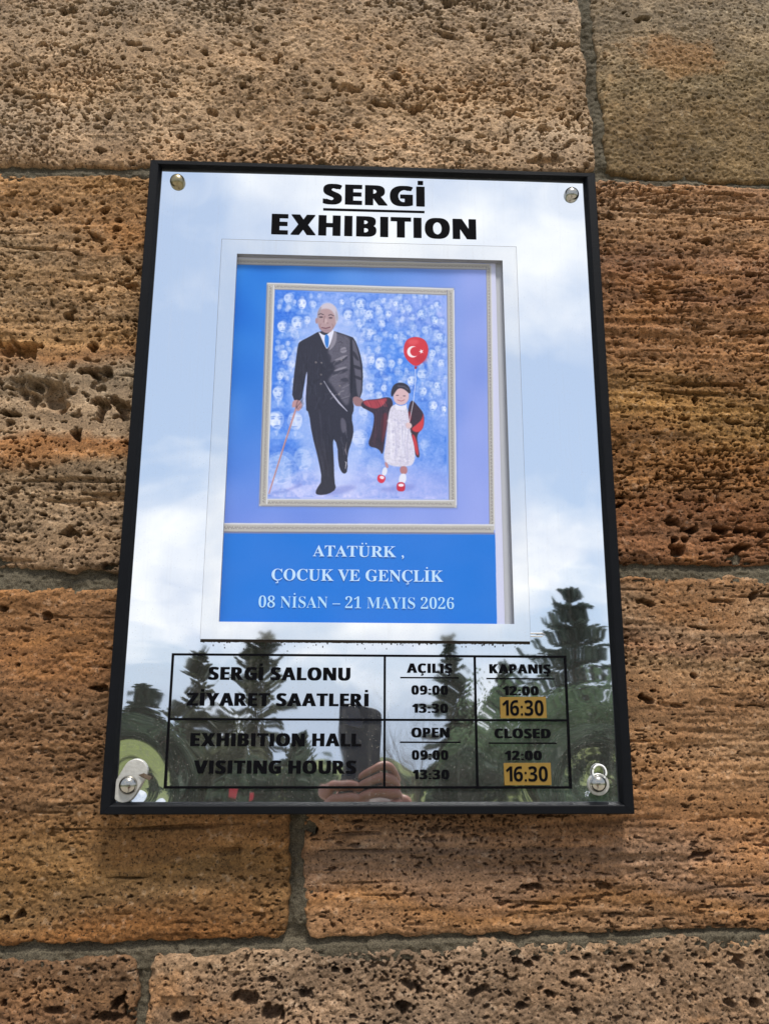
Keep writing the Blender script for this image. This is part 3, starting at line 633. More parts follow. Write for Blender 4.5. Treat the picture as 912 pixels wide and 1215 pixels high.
# inner picture
paint([(316.6, 335), (539, 341.5), (542.5, 604), (306.5, 602)], (96, 110, 170), .45, 2.5, 0)
paint([(316.6, 335.4), (538.3, 342), (541.5, 602.6), (307.2, 600.6)], (190, 184, 178), smooth=0)
for A, B in (((318.6, 339.6), (535, 346.4)), ((534.2, 346), (536.8, 598)), ((311.8, 596.3), (537, 598)), ((321, 339.6), (312.6, 596.2))): moulding(A, B, 8.0)
inner = [(326.1, 343.7), (529.8, 350.5), (532.2, 593), (317.5, 591.8)]
paint(inner, (110, 150, 232), smooth=0)
IMG0 = IMG.copy()
def glow(x, y, rx, ry, col, a): ell(x, y, rx, ry, col, a, 28)
glow(340, 400, 42, 70, (44, 112, 222), .85); glow(345, 520, 26, 55, (70, 128, 226), .6); glow(460, 420, 50, 45, (70, 132, 230), .65); glow(520, 470, 34, 60, (84, 140, 232), .5); glow(500, 370, 50, 26, (150, 168, 236), .6)
glow(528, 430, 22, 90, (168, 182, 240), .6); glow(420, 590, 140, 34, (170, 180, 238), .95); glow(395, 430, 60, 90, (150, 176, 240), .55); glow(370, 585, 70, 18, (196, 200, 244), .6)
# the crowd: small pale monochrome faces, each with its own tilt and light
cr = np.random.RandomState(12)
def face(cx, cy, s, a=0.85, tone=0):
    """s: face height in photo px"""
    hi_c = (224-tone, 231-tone, 252); mid = (166, 190, 242); dk = (52, 100, 205)
    an = cr.normal(0, .15); w_ = s*0.38; sd = cr.choice([-1, 1])
    ell(cx+cr.normal(0, .05)*s, cy-s*0.20, w_*cr.uniform(1.05, 1.3), s*cr.uniform(.34, .44), dk, a*cr.uniform(.2, .6), 1.6, an)
    j_ = cr.uniform(.62, .85); jag_ = [cr.uniform(.92, 1.06) for _ in range(8)]
    shp = [(-.95, -.35), (-.55, -.92), (.45, -.95), (.95, -.4), (.9, .2), (j_*.75, .72), (.1, .98), (-j_*.8, .7), (-.92, .15)]
    rot = lambda q, k1=1.0, ox=0.0: (cx+ox+(q[0]*w_*k1*math.cos(an)-q[1]*s*.46*math.sin(an)), cy+(q[0]*w_*k1*math.sin(an)+q[1]*s*.46*k1*math.cos(an)))
    paint([rot((q[0]*cr.uniform(.92, 1.08), q[1])) for q in shp], mid, a, 1.0); paint([rot((q[0]*cr.uniform(.9, 1.1), q[1]*cr.uniform(.9, 1.05)), .80, sd*w_*.16) for q in shp], hi_c, a*.85, 1.4)
    ell(cx-w_*.45, cy-s*.08, w_*.24, s*.04, dk, a*.6, .8, an); ell(cx+w_*.45, cy-s*.08, w_*.24, s*.04, dk, a*.6, .8, an)
    ell(cx-w_*.45, cy-s*.17, w_*.34, s*.03, dk, a*.55, .6, an); ell(cx+w_*.45, cy-s*.17, w_*.34, s*.03, dk, a*.55, .6, an)
    ell(cx-sd*w_*.12, cy+s*.10, w_*.13, s*.09, mid, a*.8, .7, an); ell(cx, cy+s*.25, w_*.36, s*.04, dk, a*.65, .7, an)
    ell(cx-sd*w_*.75, cy+s*.1, w_*.28, s*.34, dk, a*.30, 1.2, an)
    paint([(cx-w_*.5, cy+s*.42), (cx+w_*.5, cy+s*.42), (cx+w_*1.6, cy+s*.85), (cx-w_*1.6, cy+s*.85)], mid if cr.rand() < .5 else dk, a*.5, 1.4)
    paint([(cx-w_*.3, cy+s*.45), (cx+w_*.3, cy+s*.45), (cx, cy+s*.8)], hi_c, a*.5, 1.0)
for _ in range(330):       # faint far rows
    x_, y_ = cr.uniform(330, 528), cr.uniform(350, 470)
    if abs(x_-388) < 30 and y_ > 355: continue
    face(x_, y_, cr.uniform(7, 12), cr.uniform(.25, .6))
for (x_, y_, s) in ((343, 355, 16), (358, 361, 14), (371, 362, 12), (353, 383, 18), (335, 388, 15), (364, 380, 11), (413, 374, 14), (405, 359, 9), (428, 361, 15), (439, 373, 12), (426, 386, 9), (438, 395, 12), (448, 365, 9), (460, 373, 11), (470, 361, 9), (484, 366, 11), (500, 372, 10), (515, 380, 11), (522, 400, 11), (505, 392, 12), (470, 400, 9), (452, 384, 11), (512, 420, 12), (524, 431, 11), (518, 362, 9), (336, 421, 14), (345, 432, 13), (332, 446, 12), (350, 452, 10), (330, 470, 16), (452, 432, 18), (440, 428, 12), (464, 432, 12), (501, 445, 16), (488, 452, 13), (519, 458, 11), (501, 465, 13), (513, 482, 14), (526, 486, 9), (440, 460, 14), (456, 461, 10), (449, 470, 12)):
    face(x_, y_, s*1.08, cr.uniform(.6, .9))
for (x_, y_, s, a_) in ((330, 466, 18, .8), (328, 499, 26, .85), (350, 500, 25, .8), (427, 521, 27, .6), (432, 488, 18, .6), (362, 545, 36, .45), (335, 558, 52, .4), (486, 540, 24, .25), (445, 556, 30, .25), (504, 528, 18, .3)):
    face(x_, y_, s, a_)
xa, ya = map(int, pc(320, 346)); xb, yb = map(int, pc(530, 592))
for sg, am in ((1.4, .016), (3.0, .022), (9, .018)):
    nn_ = blur(cr.standard_normal((yb-ya, xb-xa)).astype(np.float32), sg); nn_ /= nn_.std(); IMG[ya:yb, xa:xb] += am*nn_[..., None]*np.array([1.2, .8, .3], np.float32)
glow(425, 560, 60, 24, (190, 198, 242), .35); glow(500, 575, 40, 18, (160, 172, 236), .6)
for k in range(26):
    ell(cr.uniform(325, 528), cr.uniform(556, 590), cr.uniform(8, 26), cr.uniform(2, 5), (206, 212, 248) if k % 2 else (128, 150, 226), .22, 3.5)
Zp = lambda pts, col, **k: paint(pts, col, space='z', **k)
# walking man: halo, shadow, suit, shirt, head, hand, stick
Zp([(195, 255), (330, 110), (440, 220), (500, 330), (500, 560), (450, 840), (360, 900), (250, 800), (175, 560)], (206, 214, 248), a=.45, soft=9)
Zp([(300, 905), (385, 862), (470, 868), (380, 905)], (110, 120, 200), a=.5, soft=4)
SUIT = (44, 42, 56)
Zp([(300, 246), (262, 268), (222, 288), (214, 300), (205, 370), (196, 440), (190, 522), (228, 530), (238, 470), (250, 398), (244, 560), (258, 572), (270, 660), (296, 760), (312, 845), (288, 880), (284, 898), (300, 904), (336, 900), (368, 880), (360, 850), (358, 760), (352, 672), (372, 700), (376, 780), (388, 812), (402, 820), (413, 806), (412, 740), (432, 680), (438, 640), (428, 592), (440, 556), (432, 518), (470, 520), (476, 400), (462, 330), (440, 274), (420, 266), (380, 252), (350, 244)], SUIT, smooth=1, soft=.7, tex=.05)
Zp([(250, 396), (242, 470), (230, 548), (240, 552), (244, 500), (252, 440)], (190, 198, 240), soft=.7)
Zp([(352, 250), (380, 256), (420, 268), (428, 300), (430, 360), (418, 430), (424, 500), (414, 556), (380, 510), (350, 462), (330, 440), (372, 400), (345, 372), (330, 330)], (112, 107, 122), a=.72, soft=3.0, tex=.08)
for q in ([(336, 380), (380, 352), (420, 344), (400, 366), (350, 392)], [(340, 420), (390, 398), (424, 400), (384, 420)], [(378, 440), (410, 430), (420, 448), (400, 452)], [(330, 330), (352, 350), (340, 372), (322, 352)]): Zp(q, SUIT, a=.7, soft=1.2)
for q in ([(350, 366), (392, 346), (418, 340), (392, 360)], [(350, 408), (386, 390), (420, 388), (380, 404)]): Zp(q, (160, 154, 166), a=.7, soft=1.0)
Zp([(430, 272), (446, 296), (462, 360), (470, 440), (466, 510), (452, 512), (444, 420), (430, 330)], (104, 100, 116), a=.8, soft=1.4)
for q in ([(432, 378), (470, 392), (474, 404), (440, 396)], [(434, 420), (470, 432), (472, 446), (440, 434)], [(432, 320), (450, 340), (462, 372), (436, 350)]): Zp(q, (36, 34, 46), a=.75, soft=1.0)
Zp([(426, 270), (434, 300), (436, 400), (430, 500), (424, 500), (424, 400), (422, 300)], (30, 28, 40), a=.8, soft=.9)
Zp([(382, 316), (406, 306), (412, 330), (386, 336)], (150, 144, 158), a=.8, soft=.8)      # pocket square
stroke([(374, 292), (384, 288), (394, 294)], 2, (60, 56, 70), .8); stroke([(384, 286), (392, 296)], 2, (60, 56, 70), .8)
for x_, y_ in ((308, 374), (286, 372), (306, 421), (382, 466), (378, 500), (388, 362), (306, 458)): ell(x_, y_, 4.2, 4.2, (150, 140, 140), .8, .6, space='z'); ell(x_-1, y_+1, 2, 2, (60, 52, 60), .7, .4, space='z')
stroke([(318, 446), (345, 490), (380, 535), (412, 568)], [3, 6, 7, 3], (196, 194, 214), .9, .7)
stroke([(410, 690), (404, 724), (410, 745)], [2, 5, 2], (150, 140, 150), .8); stroke([(402, 770), (408, 772), (404, 800)], [3, 5, 2], (210, 204, 214), .85)
Zp([(384, 590), (404, 600), (410, 640), (396, 660), (386, 640)], (100, 96, 112), a=.8, soft=1.5)
stroke([(356, 668), (350, 760), (352, 850)], 3, (20, 20, 30), .5, .9); stroke([(300, 560), (316, 700), (336, 830)], 5, (66, 62, 76), .5, 1.5)
Zp([(292, 244), (314, 262), (328, 262), (352, 240), (362, 246), (334, 326), (318, 300)], (224, 222, 240), soft=.7)
Zp([(322, 258), (334, 260), (340, 276), (334, 322), (320, 296)], (52, 120, 205), soft=.7)
Zp([(296, 246), (320, 306), (334, 330), (322, 330), (284, 262)], SUIT, soft=.7); Zp([(358, 244), (346, 300), (334, 330), (366, 300), (372, 252)], (140, 134, 148), soft=.8)
# head (a plain, generic face)
Zp([(290, 190), (296, 158), (318, 136), (346, 134), (368, 152), (374, 186), (368, 216), (350, 246), (328, 256), (306, 244), (294, 220)], (178, 148, 152), smooth=2, soft=.8)
Zp([(296, 166), (308, 140), (334, 130), (362, 142), (374, 170), (376, 204), (366, 222), (364, 184), (344, 156), (312, 156)], (206, 198, 214), a=.85, soft=1.6); Zp([(292, 196), (294, 168), (304, 148), (310, 150), (302, 172), (300, 196)], (150, 144, 158), a=.8, soft=1.2); Zp([(366, 160), (376, 186), (374, 206), (366, 204), (364, 180)], (164, 158, 172), a=.8, soft=1.2)
ell(289, 205, 5, 12, (166, 132, 138), 1, .8, space='z'); stroke([(295, 180), (306, 176), (318, 181)], 4, (84, 66, 78), .9, .6); stroke([(336, 183), (346, 179), (358, 185)], 4, (84, 66, 78), .85, .6); ell(307, 190, 8, 3.2, (66, 48, 62), .9, .7, space='z'); ell(345, 193, 8, 3.2, (66, 48, 62), .85, .7, space='z'); stroke([(322, 184), (319, 200), (318, 212)], 4, (132, 98, 108), .7, .9); stroke([(306, 216), (302, 226), (304, 236)], 3, (136, 100, 110), .6, .9); stroke([(350, 216), (356, 226), (352, 236)], 3, (136, 100, 110), .6, .9)
ell(326, 206, 5, 12, (206, 178, 178), .7, 1.3, space='z'); ell(332, 214, 5, 3, (136, 104, 112), .6, 1, space='z'); stroke([(308, 232), (326, 235), (344, 230)], 4.4, (108, 62, 76), .9, .7); ell(328, 244, 22, 6, (140, 112, 126), .5, 2.2, space='z')
Zp([(292, 210), (300, 232), (318, 250), (300, 240)], (130, 100, 112), a=.5, soft=1.5)
# hands and stick
stroke([(208, 552), (160, 700), (98, 898)], [7, 6, 4.5], (184, 122, 118), .95, .7); stroke([(205, 560), (157, 704), (97, 896)], [2, 2, 1.5], (220, 178, 172), .7, .5)
Zp([(192, 526), (210, 520), (230, 528), (232, 550), (216, 570), (206, 560), (200, 548), (190, 556)], (186, 142, 146), soft=.8)
stroke([(206, 545), (214, 560), (224, 548)], 2.5, (110, 80, 92), .8)
stroke([(98, 900), (160, 890), (230, 860)], [2, 8, 14], (118, 130, 208), .5, 2.5)
Zp([(430, 512), (452, 506), (478, 524), (486, 545), (464, 548), (440, 546)], (150, 112, 116), soft=.9)
# cloth: soft folds and a faint stripe in the suit
for k in range(26):
    x_ = cr.uniform(205, 330); y_ = cr.uniform(300, 540); stroke([(x_, y_), (x_+cr.normal(0, 6), y_+20), (x_+cr.normal(0, 10), y_+cr.uniform(35, 60))], cr.uniform(2, 6), (66, 64, 80) if k % 2 else (26, 24, 36), .45, 1.3)
for k in range(20):
    x_ = cr.uniform(345, 425); y_ = cr.uniform(270, 520); stroke([(x_, y_), (x_+cr.uniform(-24, 10), y_+cr.uniform(2, 12)), (x_-cr.uniform(20, 44), y_+cr.uniform(10, 26))], cr.uniform(2, 5), (176, 170, 180) if k % 3 == 0 else (70, 66, 80), .45, 1.2)
for k in range(22):
    y_ = cr.uniform(570, 770); x_ = cr.uniform(274+(y_-570)*.16, 342); stroke([(x_, y_), (x_+cr.uniform(0, 5), y_+22), (x_+cr.uniform(2, 8), y_+cr.uniform(40, 70))], cr.uniform(2, 5), (70, 68, 84) if k % 2 else (24, 22, 34), .4, 1.4)
for k in range(8):
    x_ = cr.uniform(384, 414); y_ = cr.uniform(580, 720); stroke([(x_, y_), (x_+cr.normal(2, 4), y_+16), (x_+cr.normal(0, 4), y_+34)], cr.uniform(2, 4), (110, 106, 122) if k % 2 else (24, 22, 34), .5, 1.2)
for k in range(9): stroke([(226+k*10, 300+abs(4-k)*3), (224+k*10, 420), (232+k*9, 540)], 1.0, (86, 84, 100), .30, .4)
# running child: cape, dress, legs, shoes
Zp([(540, 878), (640, 858), (700, 868), (640, 892), (540, 888)], (120, 130, 206), a=.55, soft=4)
Zp([(476, 522), (530, 520), (580, 508), (596, 530), (590, 570), (566, 640), (562, 690), (553, 748), (538, 716), (490, 708), (512, 650), (522, 580), (500, 566), (462, 548)], (58, 44, 58), soft=.8, tex=.06)
Zp([(470, 524), (530, 522), (576, 512), (560, 540), (530, 560), (486, 548)], (168, 62, 74), soft=1.4); Zp([(548, 580), (572, 570), (574, 620), (552, 700), (546, 680)], (112, 44, 56), a=.8, soft=1.6)
Zp([(664, 512), (700, 552), (720, 580), (718, 632), (690, 660), (694, 700), (704, 756), (684, 750), (676, 690), (660, 640), (650, 600)], (60, 42, 54), soft=.8, tex=.06)
Zp([(716, 566), (720, 632), (694, 656), (664, 640), (690, 620), (712, 600)], (206, 60, 66), soft=1.2); Zp([(668, 655), (686, 668), (700, 740), (690, 748), (676, 700)], (196, 56, 64), soft=1.2); Zp([(660, 560), (672, 590), (660, 620), (652, 590)], (120, 36, 48), soft=1.2)
Zp([(596, 540), (622, 548), (650, 540), (660, 600), (664, 650), (684, 720), (680, 780), (650, 790), (600, 790), (566, 776), (556, 752), (566, 690), (572, 620), (580, 560)], (214, 208, 226), soft=.9, tex=.05)
for _ in range(70): ell(cr.uniform(570, 668), cr.uniform(600, 782), cr.uniform(3, 9), cr.uniform(2, 6), (240, 236, 246) if cr.rand() < .5 else (168, 162, 196), .4, 1.0, space='z')
Zp([(560, 768), (574, 776), (578, 796), (566, 794)], (190, 136, 140), soft=.9); Zp([(622, 788), (652, 788), (652, 820), (624, 820)], (178, 120, 124), soft=.9)
Zp([(556, 790), (574, 796), (568, 826), (548, 824)], (226, 226, 242), soft=.8); Zp([(622, 818), (650, 818), (646, 858), (616, 858)], (226, 226, 242), soft=.8)
Zp([(536, 818), (566, 828), (562, 850), (546, 858), (530, 844)], (214, 44, 70), soft=.7); Zp([(544, 824), (562, 830), (556, 842), (540, 836)], (240, 220, 232), soft=.6)
Zp([(612, 852), (642, 852), (644, 882), (634, 890), (614, 888), (608, 876)], (196, 34, 62), soft=.7); Zp([(616, 858), (638, 858), (638, 870), (616, 870)], (240, 226, 236), soft=.6)
Zp([(594, 510), (604, 480), (628, 470), (656, 484), (660, 514), (648, 536), (626, 544), (604, 536)], (214, 178, 184), soft=.8)
Zp([(585, 494), (596, 460), (626, 450), (656, 462), (666, 486), (662, 500), (640, 478), (616, 474), (600, 496), (590, 514)], (48, 44, 58), soft=.8); stroke([(612, 466), (640, 468), (656, 480)], 4, (128, 124, 140), .6, 1.2)
ell(612, 504, 6, 2, (70, 54, 70), .8, .7, space='z'); ell(640, 506, 6, 2, (70, 54, 70), .8, .7, space='z'); stroke([(612, 522), (628, 527), (642, 521)], 3, (160, 84, 96), .8, .7); ell(627, 514, 3, 3, (180, 140, 146), .6, .8, space='z')
Zp([(600, 534), (618, 546), (640, 546), (652, 534), (646, 566), (628, 560), (606, 564)], (230, 226, 240), a=.9, soft=.8)
stroke([(683, 392), (686, 440), (676, 530), (660, 612)], 2.4, (232, 232, 246), .9, .5)
Zp([(646, 612), (668, 614), (672, 632), (656, 640), (644, 628)], (222, 190, 192), soft=.8)
for k in range(14):
    x_ = cr.uniform(575, 660); stroke([(x_, cr.uniform(590, 640)), (x_+cr.normal(0, 4), 700), (x_+cr.normal(0, 8), cr.uniform(740, 785))], cr.uniform(2, 5), (176, 172, 204) if k % 2 else (238, 234, 246), .5, 1.2)
for k in range(12):
    x_ = cr.uniform(510, 575); stroke([(x_, cr.uniform(545, 590)), (x_-4, 640), (x_-cr.uniform(4, 14), cr.uniform(670, 705))], cr.uniform(2, 5), (98, 62, 76) if k % 2 else (34, 26, 38), .5, 1.2)
for k in range(8):
    x_ = cr.uniform(470, 560); stroke([(x_, 524), (x_+8, 536), (x_+14, 550)], cr.uniform(2, 4), (206, 96, 104) if k % 2 else (110, 34, 46), .6, 1.0)
# balloon with crescent and star
Zp([(636, 322), (644, 286), (668, 270), (700, 270), (726, 284), (738, 316), (732, 350), (710, 376), (686, 389), (662, 374), (642, 350)], (208, 48, 62), smooth=2, soft=.7)
ell(676, 290, 22, 12, (232, 100, 106), .55, 3.0, space='z'); ell(706, 356, 26, 18, (180, 34, 52), .5, 4.0, space='z')
ell(674, 329, 23, 23, (244, 226, 232), 1, .5, space='z', n=28); ell(682, 328, 18.5, 18.5, (206, 48, 62), 1, .5, space='z', n=28)
paint([(708+(10.5 if k % 2 == 0 else 4.2)*math.cos(k*PI/5+PI), 328+(10.5 if k % 2 == 0 else 4.2)*math.sin(k*PI/5+PI)) for k in range(10)], (244, 226, 232), 1, .4, 0, 'z')
Zp([(680, 388), (692, 388), (688, 398), (682, 398)], (170, 30, 50), soft=.5, smooth=0)
# keep the picture inside its mount
mk = np.zeros((PH, PW), np.float32); TMP = IMG; IMG = np.zeros_like(TMP); paint(inner, (255, 255, 255), 1, .5, 0); mk = IMG[..., :1]; IMG = IMG0*(1-mk)+TMP*mk
IMG += 0.008*rs_tex.standard_normal((PH, PW, 1)).astype(np.float32)
IMG = np.clip(IMG, 0, 1)
im = bpy.data.images.new('poster_print', PW, PH, alpha=False)
buf = np.ones((PH, PW, 4), np.float32); buf[..., :3] = IMG[::-1]; im.pixels.foreach_set(buf.ravel()); im.update(); im.pack()
pm = bpy.data.materials.new('poster_paper'); pm.use_nodes = True; t = pm.node_tree; p = t.nodes['Principled BSDF']; p.inputs['Roughness'].default_value = .5; p.inputs['Specular IOR Level'].default_value = .12
ti = N(t, 'ShaderNodeTexImage'); ti.image = im; ti.extension = 'EXTEND'; uvn = N(t, 'ShaderNodeUVMap'); t.links.new(uvn.outputs[0], ti.inputs[0]); t.links.new(ti.outputs[0], p.inputs['Base Color'])
# paper: slightly cockled sheet that stops short of the window's right edge
eT, eB = at(587.2, 306, YP), at(598.3, 739, YP)
nx_, nz_ = 40, 50; V = []; UV = []
for j in range(nz_+1):
    z__ = wz0-0.0008+(wz1-wz0+0.0006)*j/nz_; f_ = j/nz_; xr_ = eB[0]+(eT[0]-eB[0])*f_
    for i in range(nx_+1):
        x__ = wx0-0.0008+(xr_-wx0+0.0008)*i/nx_
        V.append((x__, YP-0.0002-0.00035*math.sin(i*.35+j*.1)**2-0.0004*(i/nx_)**6, z__-SO)); UV.append(((x__-PX0)/(PW*RES), 1-(PZ1-z__)/(PH*RES)))
F = [(j*(nx_+1)+i, j*(nx_+1)+i+1, (j+1)*(nx_+1)+i+1, (j+1)*(nx_+1)+i) for j in range(nz_) for i in range(nx_)]
me = poly_mesh('poster', V, F, True); ul = me.uv_layers.new(name='UVMap')
for lp in me.loops: ul.data[lp.index].uv = UV[lp.vertex_index]
poster = link('poster', me, pm, sign); poster['label'] = 'blue poster of a man with a cane walking hand in hand with a child'
# clear cover over the window
gm = bpy.data.materials.new('clear_acrylic'); gm.use_nodes = True; t = gm.node_tree; t.nodes.clear()
o_ = N(t, 'ShaderNodeOutputMaterial'); tr = N(t, 'ShaderNodeBsdfTransparent'); gl = N(t, 'ShaderNodeBsdfGlossy'); fr = N(t, 'ShaderNodeLayerWeight'); ms = N(t, 'ShaderNodeMixShader')
gl.inputs['Roughness'].default_value = .015; fr.inputs[0].default_value = 0.5; tr.inputs[0].default_value = (.97, .98, .985, 1)
tcg = N(t, 'ShaderNodeTexCoord'); ng = N(t, 'ShaderNodeTexNoise'); ng.inputs['Scale'].default_value = 7; ng.inputs['Detail'].default_value = 1; bg_ = N(t, 'ShaderNodeBump'); bg_.inputs['Strength'].default_value = .12; bg_.inputs['Distance'].default_value = .01
t.links.new(tcg.outputs['Object'], ng.inputs['Vector']); t.links.new(ng.outputs[0], bg_.inputs['Height']); t.links.new(bg_.outputs[0], gl.inputs['Normal'])
t.links.new(M('ADD', M('MULTIPLY', M('POWER', fr.outputs[1], 5.0, t), 0.9, t), 0.038, t), ms.inputs[0]); t.links.new(tr.outputs[0], ms.inputs[1]); t.links.new(gl.outputs[0], ms.inputs[2]); t.links.new(ms.outputs[0], o_.inputs[0])
link('clear_cover', poly_mesh('clear_cover', [(wx0+.00005, -.0012, wz0-SO), (wx1-.00005, -.0012, wz0-SO), (wx1-.00005, -.0012, wz1-SO), (wx0+.00005, -.0012, wz1-SO)], [(0, 1, 2, 3)]), gm, sign)

# ---- lettering
def glyphs(body, kind):
    base = {'sans': (0x1D5D4, 0x1D7EC), 'serif': (0x1D400, 0x1D7CE)}.get(kind)
    r = ''
    for ch in body:
        c_ = {'İ': 'I', 'Ç': 'C', 'Ş': 'S', 'Ü': 'U'}.get(ch, ch)
        if base and 'A' <= c_ <= 'Z': r += chr(base[0]+ord(c_)-65)
        elif base and c_.isdigit(): r += chr(base[1]+int(c_))
        else: r += c_
    return r
_cv = bpy.data.curves.new('lettering', 'FONT'); _cv.size = 1.0; _cv.resolution_u = 5
_co = bpy.data.objects.new('lettering', _cv); C.objects.link(_co)
def text_geo(body, spacing=1.0, offset=0.0):
    _cv.body = body; _cv.space_character = spacing; _cv.offset = offset; bpy.context.view_layer.update()
    me = bpy.data.meshes.new_from_object(_co.evaluated_get(bpy.context.evaluated_depsgraph_get()))
    V = np.zeros(len(me.vertices)*3); me.vertices.foreach_get('co', V); F = [tuple(p_.vertices) for p_ in me.polygons]; bpy.data.meshes.remove(me)
    return V.reshape(-1, 3)[:, :2], F
_gc = {}
def sans_layout(body, bold):
    """own letter spacing: plain upright I, side bearings by letter shape; returns vertices, faces and each letter's centre"""
    V = []; F = []; cen = []; x = 0.0
    capH = text_geo(glyphs('H', 'sans'))[0][:, 1].max()
    for ch in body:
        if ch == ' ': x += 0.30; cen.append(x); continue
        if ch in 'Iİ': gv = np.array([(0, 0), (.155, 0), (.155, capH), (0, capH)]); gf = [(0, 1, 2, 3)]; sb = .062
        else:
            if ch not in _gc:
                v_, f_ = text_geo(glyphs(ch, 'sans')); v_ = v_.copy(); v_[:, 0] -= v_[:, 0].min(); _gc[ch] = (v_, f_)
            gv, gf = _gc[ch]; sb = .008 if ch in 'AVYT' else .036 if ch in 'OCGSÇŞ0369' else .030 if ch in 'XKZ12R' else .05
        sb += bold; x += sb; b_ = len(V); V += [(x+p_[0], p_[1]) for p_ in gv]; F += [tuple(i+b_ for i in f) for f in gf]
        w_ = gv[:, 0].max(); cen.append(x+w_/2); x += w_+(sb if ch not in 'L' else sb*.6)
    return np.array(V), F, cen
def lettering(name, body, a_px, b_px, cap_px, Y, material, kind='sans', spacing=1.0, bold=0.0, boldz=0.0, parent=sign, offset=0.0, label=None, skewfit=True):
    """body fitted between two baseline points of the photograph (left end, right end), capitals cap_px tall"""
    A, B = at(*a_px, Y), at(*b_px, Y); T_ = at(a_px[0], a_px[1]-cap_px, Y); T2 = at(b_px[0], b_px[1]-cap_px, Y)
    zb = (A[2]+B[2])/2; cap = ((T_[2]-A[2])+(T2[2]-B[2]))/2
    V, F, cen = sans_layout(body, bold) if kind == 'sans' else text_geo(glyphs(body, kind), spacing, offset)+(None,)
    Hn, _ = text_geo(glyphs('H', kind)); ch = Hn[:, 1].max()
    x0, x1 = V[:, 0].min(), V[:, 0].max()
    sx = (B[0]-A[0])/(x1-x0+2*bold); sz = cap/(ch+2*boldz)
    parts = []
    sh_ = [(0, 0)] if not bold else [(-bold, -boldz), (bold, -boldz), (-bold, boldz), (bold, boldz), (0, 0), (-bold*.5, boldz), (bold*.5, -boldz)]
    VV = []; FF = []
    for k, (dx, dz) in enumerate(sh_):
        b_ = len(VV)
        for x, z in V: VV.append((A[0]+(x-x0+bold+dx)*sx, Y-0.00002*k, zb+(z+boldz+dz)*sz-SO))
        FF += [tuple(i+b_ for i in f) for f in F]
    # accents
    def rect(cx, cz, w_, h_, k=8):
        b_ = len(VV); VV.extend([(cx-w_/2, Y-.00002*k, cz-h_/2), (cx+w_/2, Y-.00002*k, cz-h_/2), (cx+w_/2, Y-.00002*k, cz+h_/2), (cx-w_/2, Y-.00002*k, cz+h_/2)]); FF.append((b_, b_+1, b_+2, b_+3))
    def disc(cx, cz, r_):
        b_ = len(VV); VV.extend([(cx+r_*math.cos(2*PI*i/12), Y-.00018, cz+r_*math.sin(2*PI*i/12)) for i in range(12)]); FF.append(tuple(range(b_, b_+12)))
    for i, ch_ in enumerate(body):
        if ch_ not in 'İÇŞÜ': continue
        pre, _ = text_geo(glyphs(body[:i+1], kind), spacing, offset); one, _ = text_geo(glyphs(ch_, kind), spacing, offset)
        cx = A[0]+(cen[i]-x0+bold)*sx if cen else A[0]+(pre[:, 0].max()-x0+bold-(one[:, 0].max()-one[:, 0].min())/2)*sx; base_z = zb-SO; cp = (ch+2*boldz)*sz
        heavy = kind == 'sans'
        if ch_ == 'İ':
            if heavy: rect(cx, base_z+cp*1.20, cp*.25, cp*.19)
            else: disc(cx, base_z+cp*1.22, cp*.075)
        elif ch_ == 'Ü':
            for s_ in (-1, 1): (rect(cx+s_*cp*.22, base_z+cp*1.2, cp*.18, cp*.16) if heavy else disc(cx+s_*cp*.17, base_z+cp*1.22, cp*.075))
        else:
            w_ = cp*(.13 if heavy else .07); b_ = len(VV)
            path = [(0.02, 0.02), (0.02, -0.08), (0.12, -0.13), (0.10, -0.22), (-0.10, -0.23)]
            pts = [(cx+a1_*cp, base_z+a2_*cp) for a1_, a2_ in path]
            for q in range(len(pts)-1):
                (x_a, z_a), (x_b, z_b) = pts[q], pts[q+1]; L_ = math.hypot(x_b-x_a, z_b-z_a)+1e-9; nx2, nz2 = -(z_b-z_a)/L_*w_/2, (x_b-x_a)/L_*w_/2
                b_ = len(VV); yk = Y-.00016-.00001*q
                VV.extend([(x_a+nx2, yk, z_a+nz2), (x_a-nx2, yk, z_a-nz2), (x_b-nx2, yk, z_b-nz2), (x_b+nx2, yk, z_b+nz2)]); FF.append((b_, b_+1, b_+2, b_+3))
    return link(name, poly_mesh(name, VV, FF), material, parent)
YL = -0.0007
def txt(name, body, x0, x1, yb0, yb1, cap, **k): return lettering(name, body, (x0, yb0), (x1, yb1), cap, k.pop('Y', YL), k.pop('m', ink), **k)
HV = dict(bold=0.048, boldz=0.006, spacing=1.135)
txt('heading', 'SERGİ', 382.7, 503.8, 241.0, 244.4, 23.2, **HV); txt('heading', 'EXHIBITION', 321.5, 565.0, 277.5, 282.9, 23.6, **HV)
TB = dict(bold=0.046, boldz=0.006, spacing=1.13)
for b_, x0, x1, y0, y1, c_ in (('SERGİ SALONU', 246.8, 415.6, 807.2, 807.2, 15.3), ('ZİYARET SAATLERİ', 221, 437.2, 838, 838, 15.3), ('EXHIBITION HALL', 225.5, 428.3, 885.5, 886, 15.4), ('VISITING HOURS', 229.4, 422.4, 918, 918.6, 15.6),
    ('AÇILIŞ', 482.5, 536.5, 798.4, 798.8, 11.2), ('KAPANIŞ', 580.6, 653.3, 799, 799.6, 11.0), ('OPEN', 488, 533.2, 875.2, 875.4, 11.6), ('CLOSED', 586.7, 653.3, 876, 876.4, 11.4),
    ('09:00', 488, 531.5, 824.4, 824.5, 11), ('13:30', 488.8, 531.5, 845.9, 846.2, 11), ('12:00', 596.3, 639, 825, 825.3, 10.8), ('09:00', 488.5, 531.8, 901.8, 902, 11.4), ('13:30', 489.3, 533, 924.8, 925, 11.2), ('12:00', 599, 642.8, 902, 902.2, 11)):
    txt('table_lettering', b_, x0, x1, y0, y1, c_, **TB)
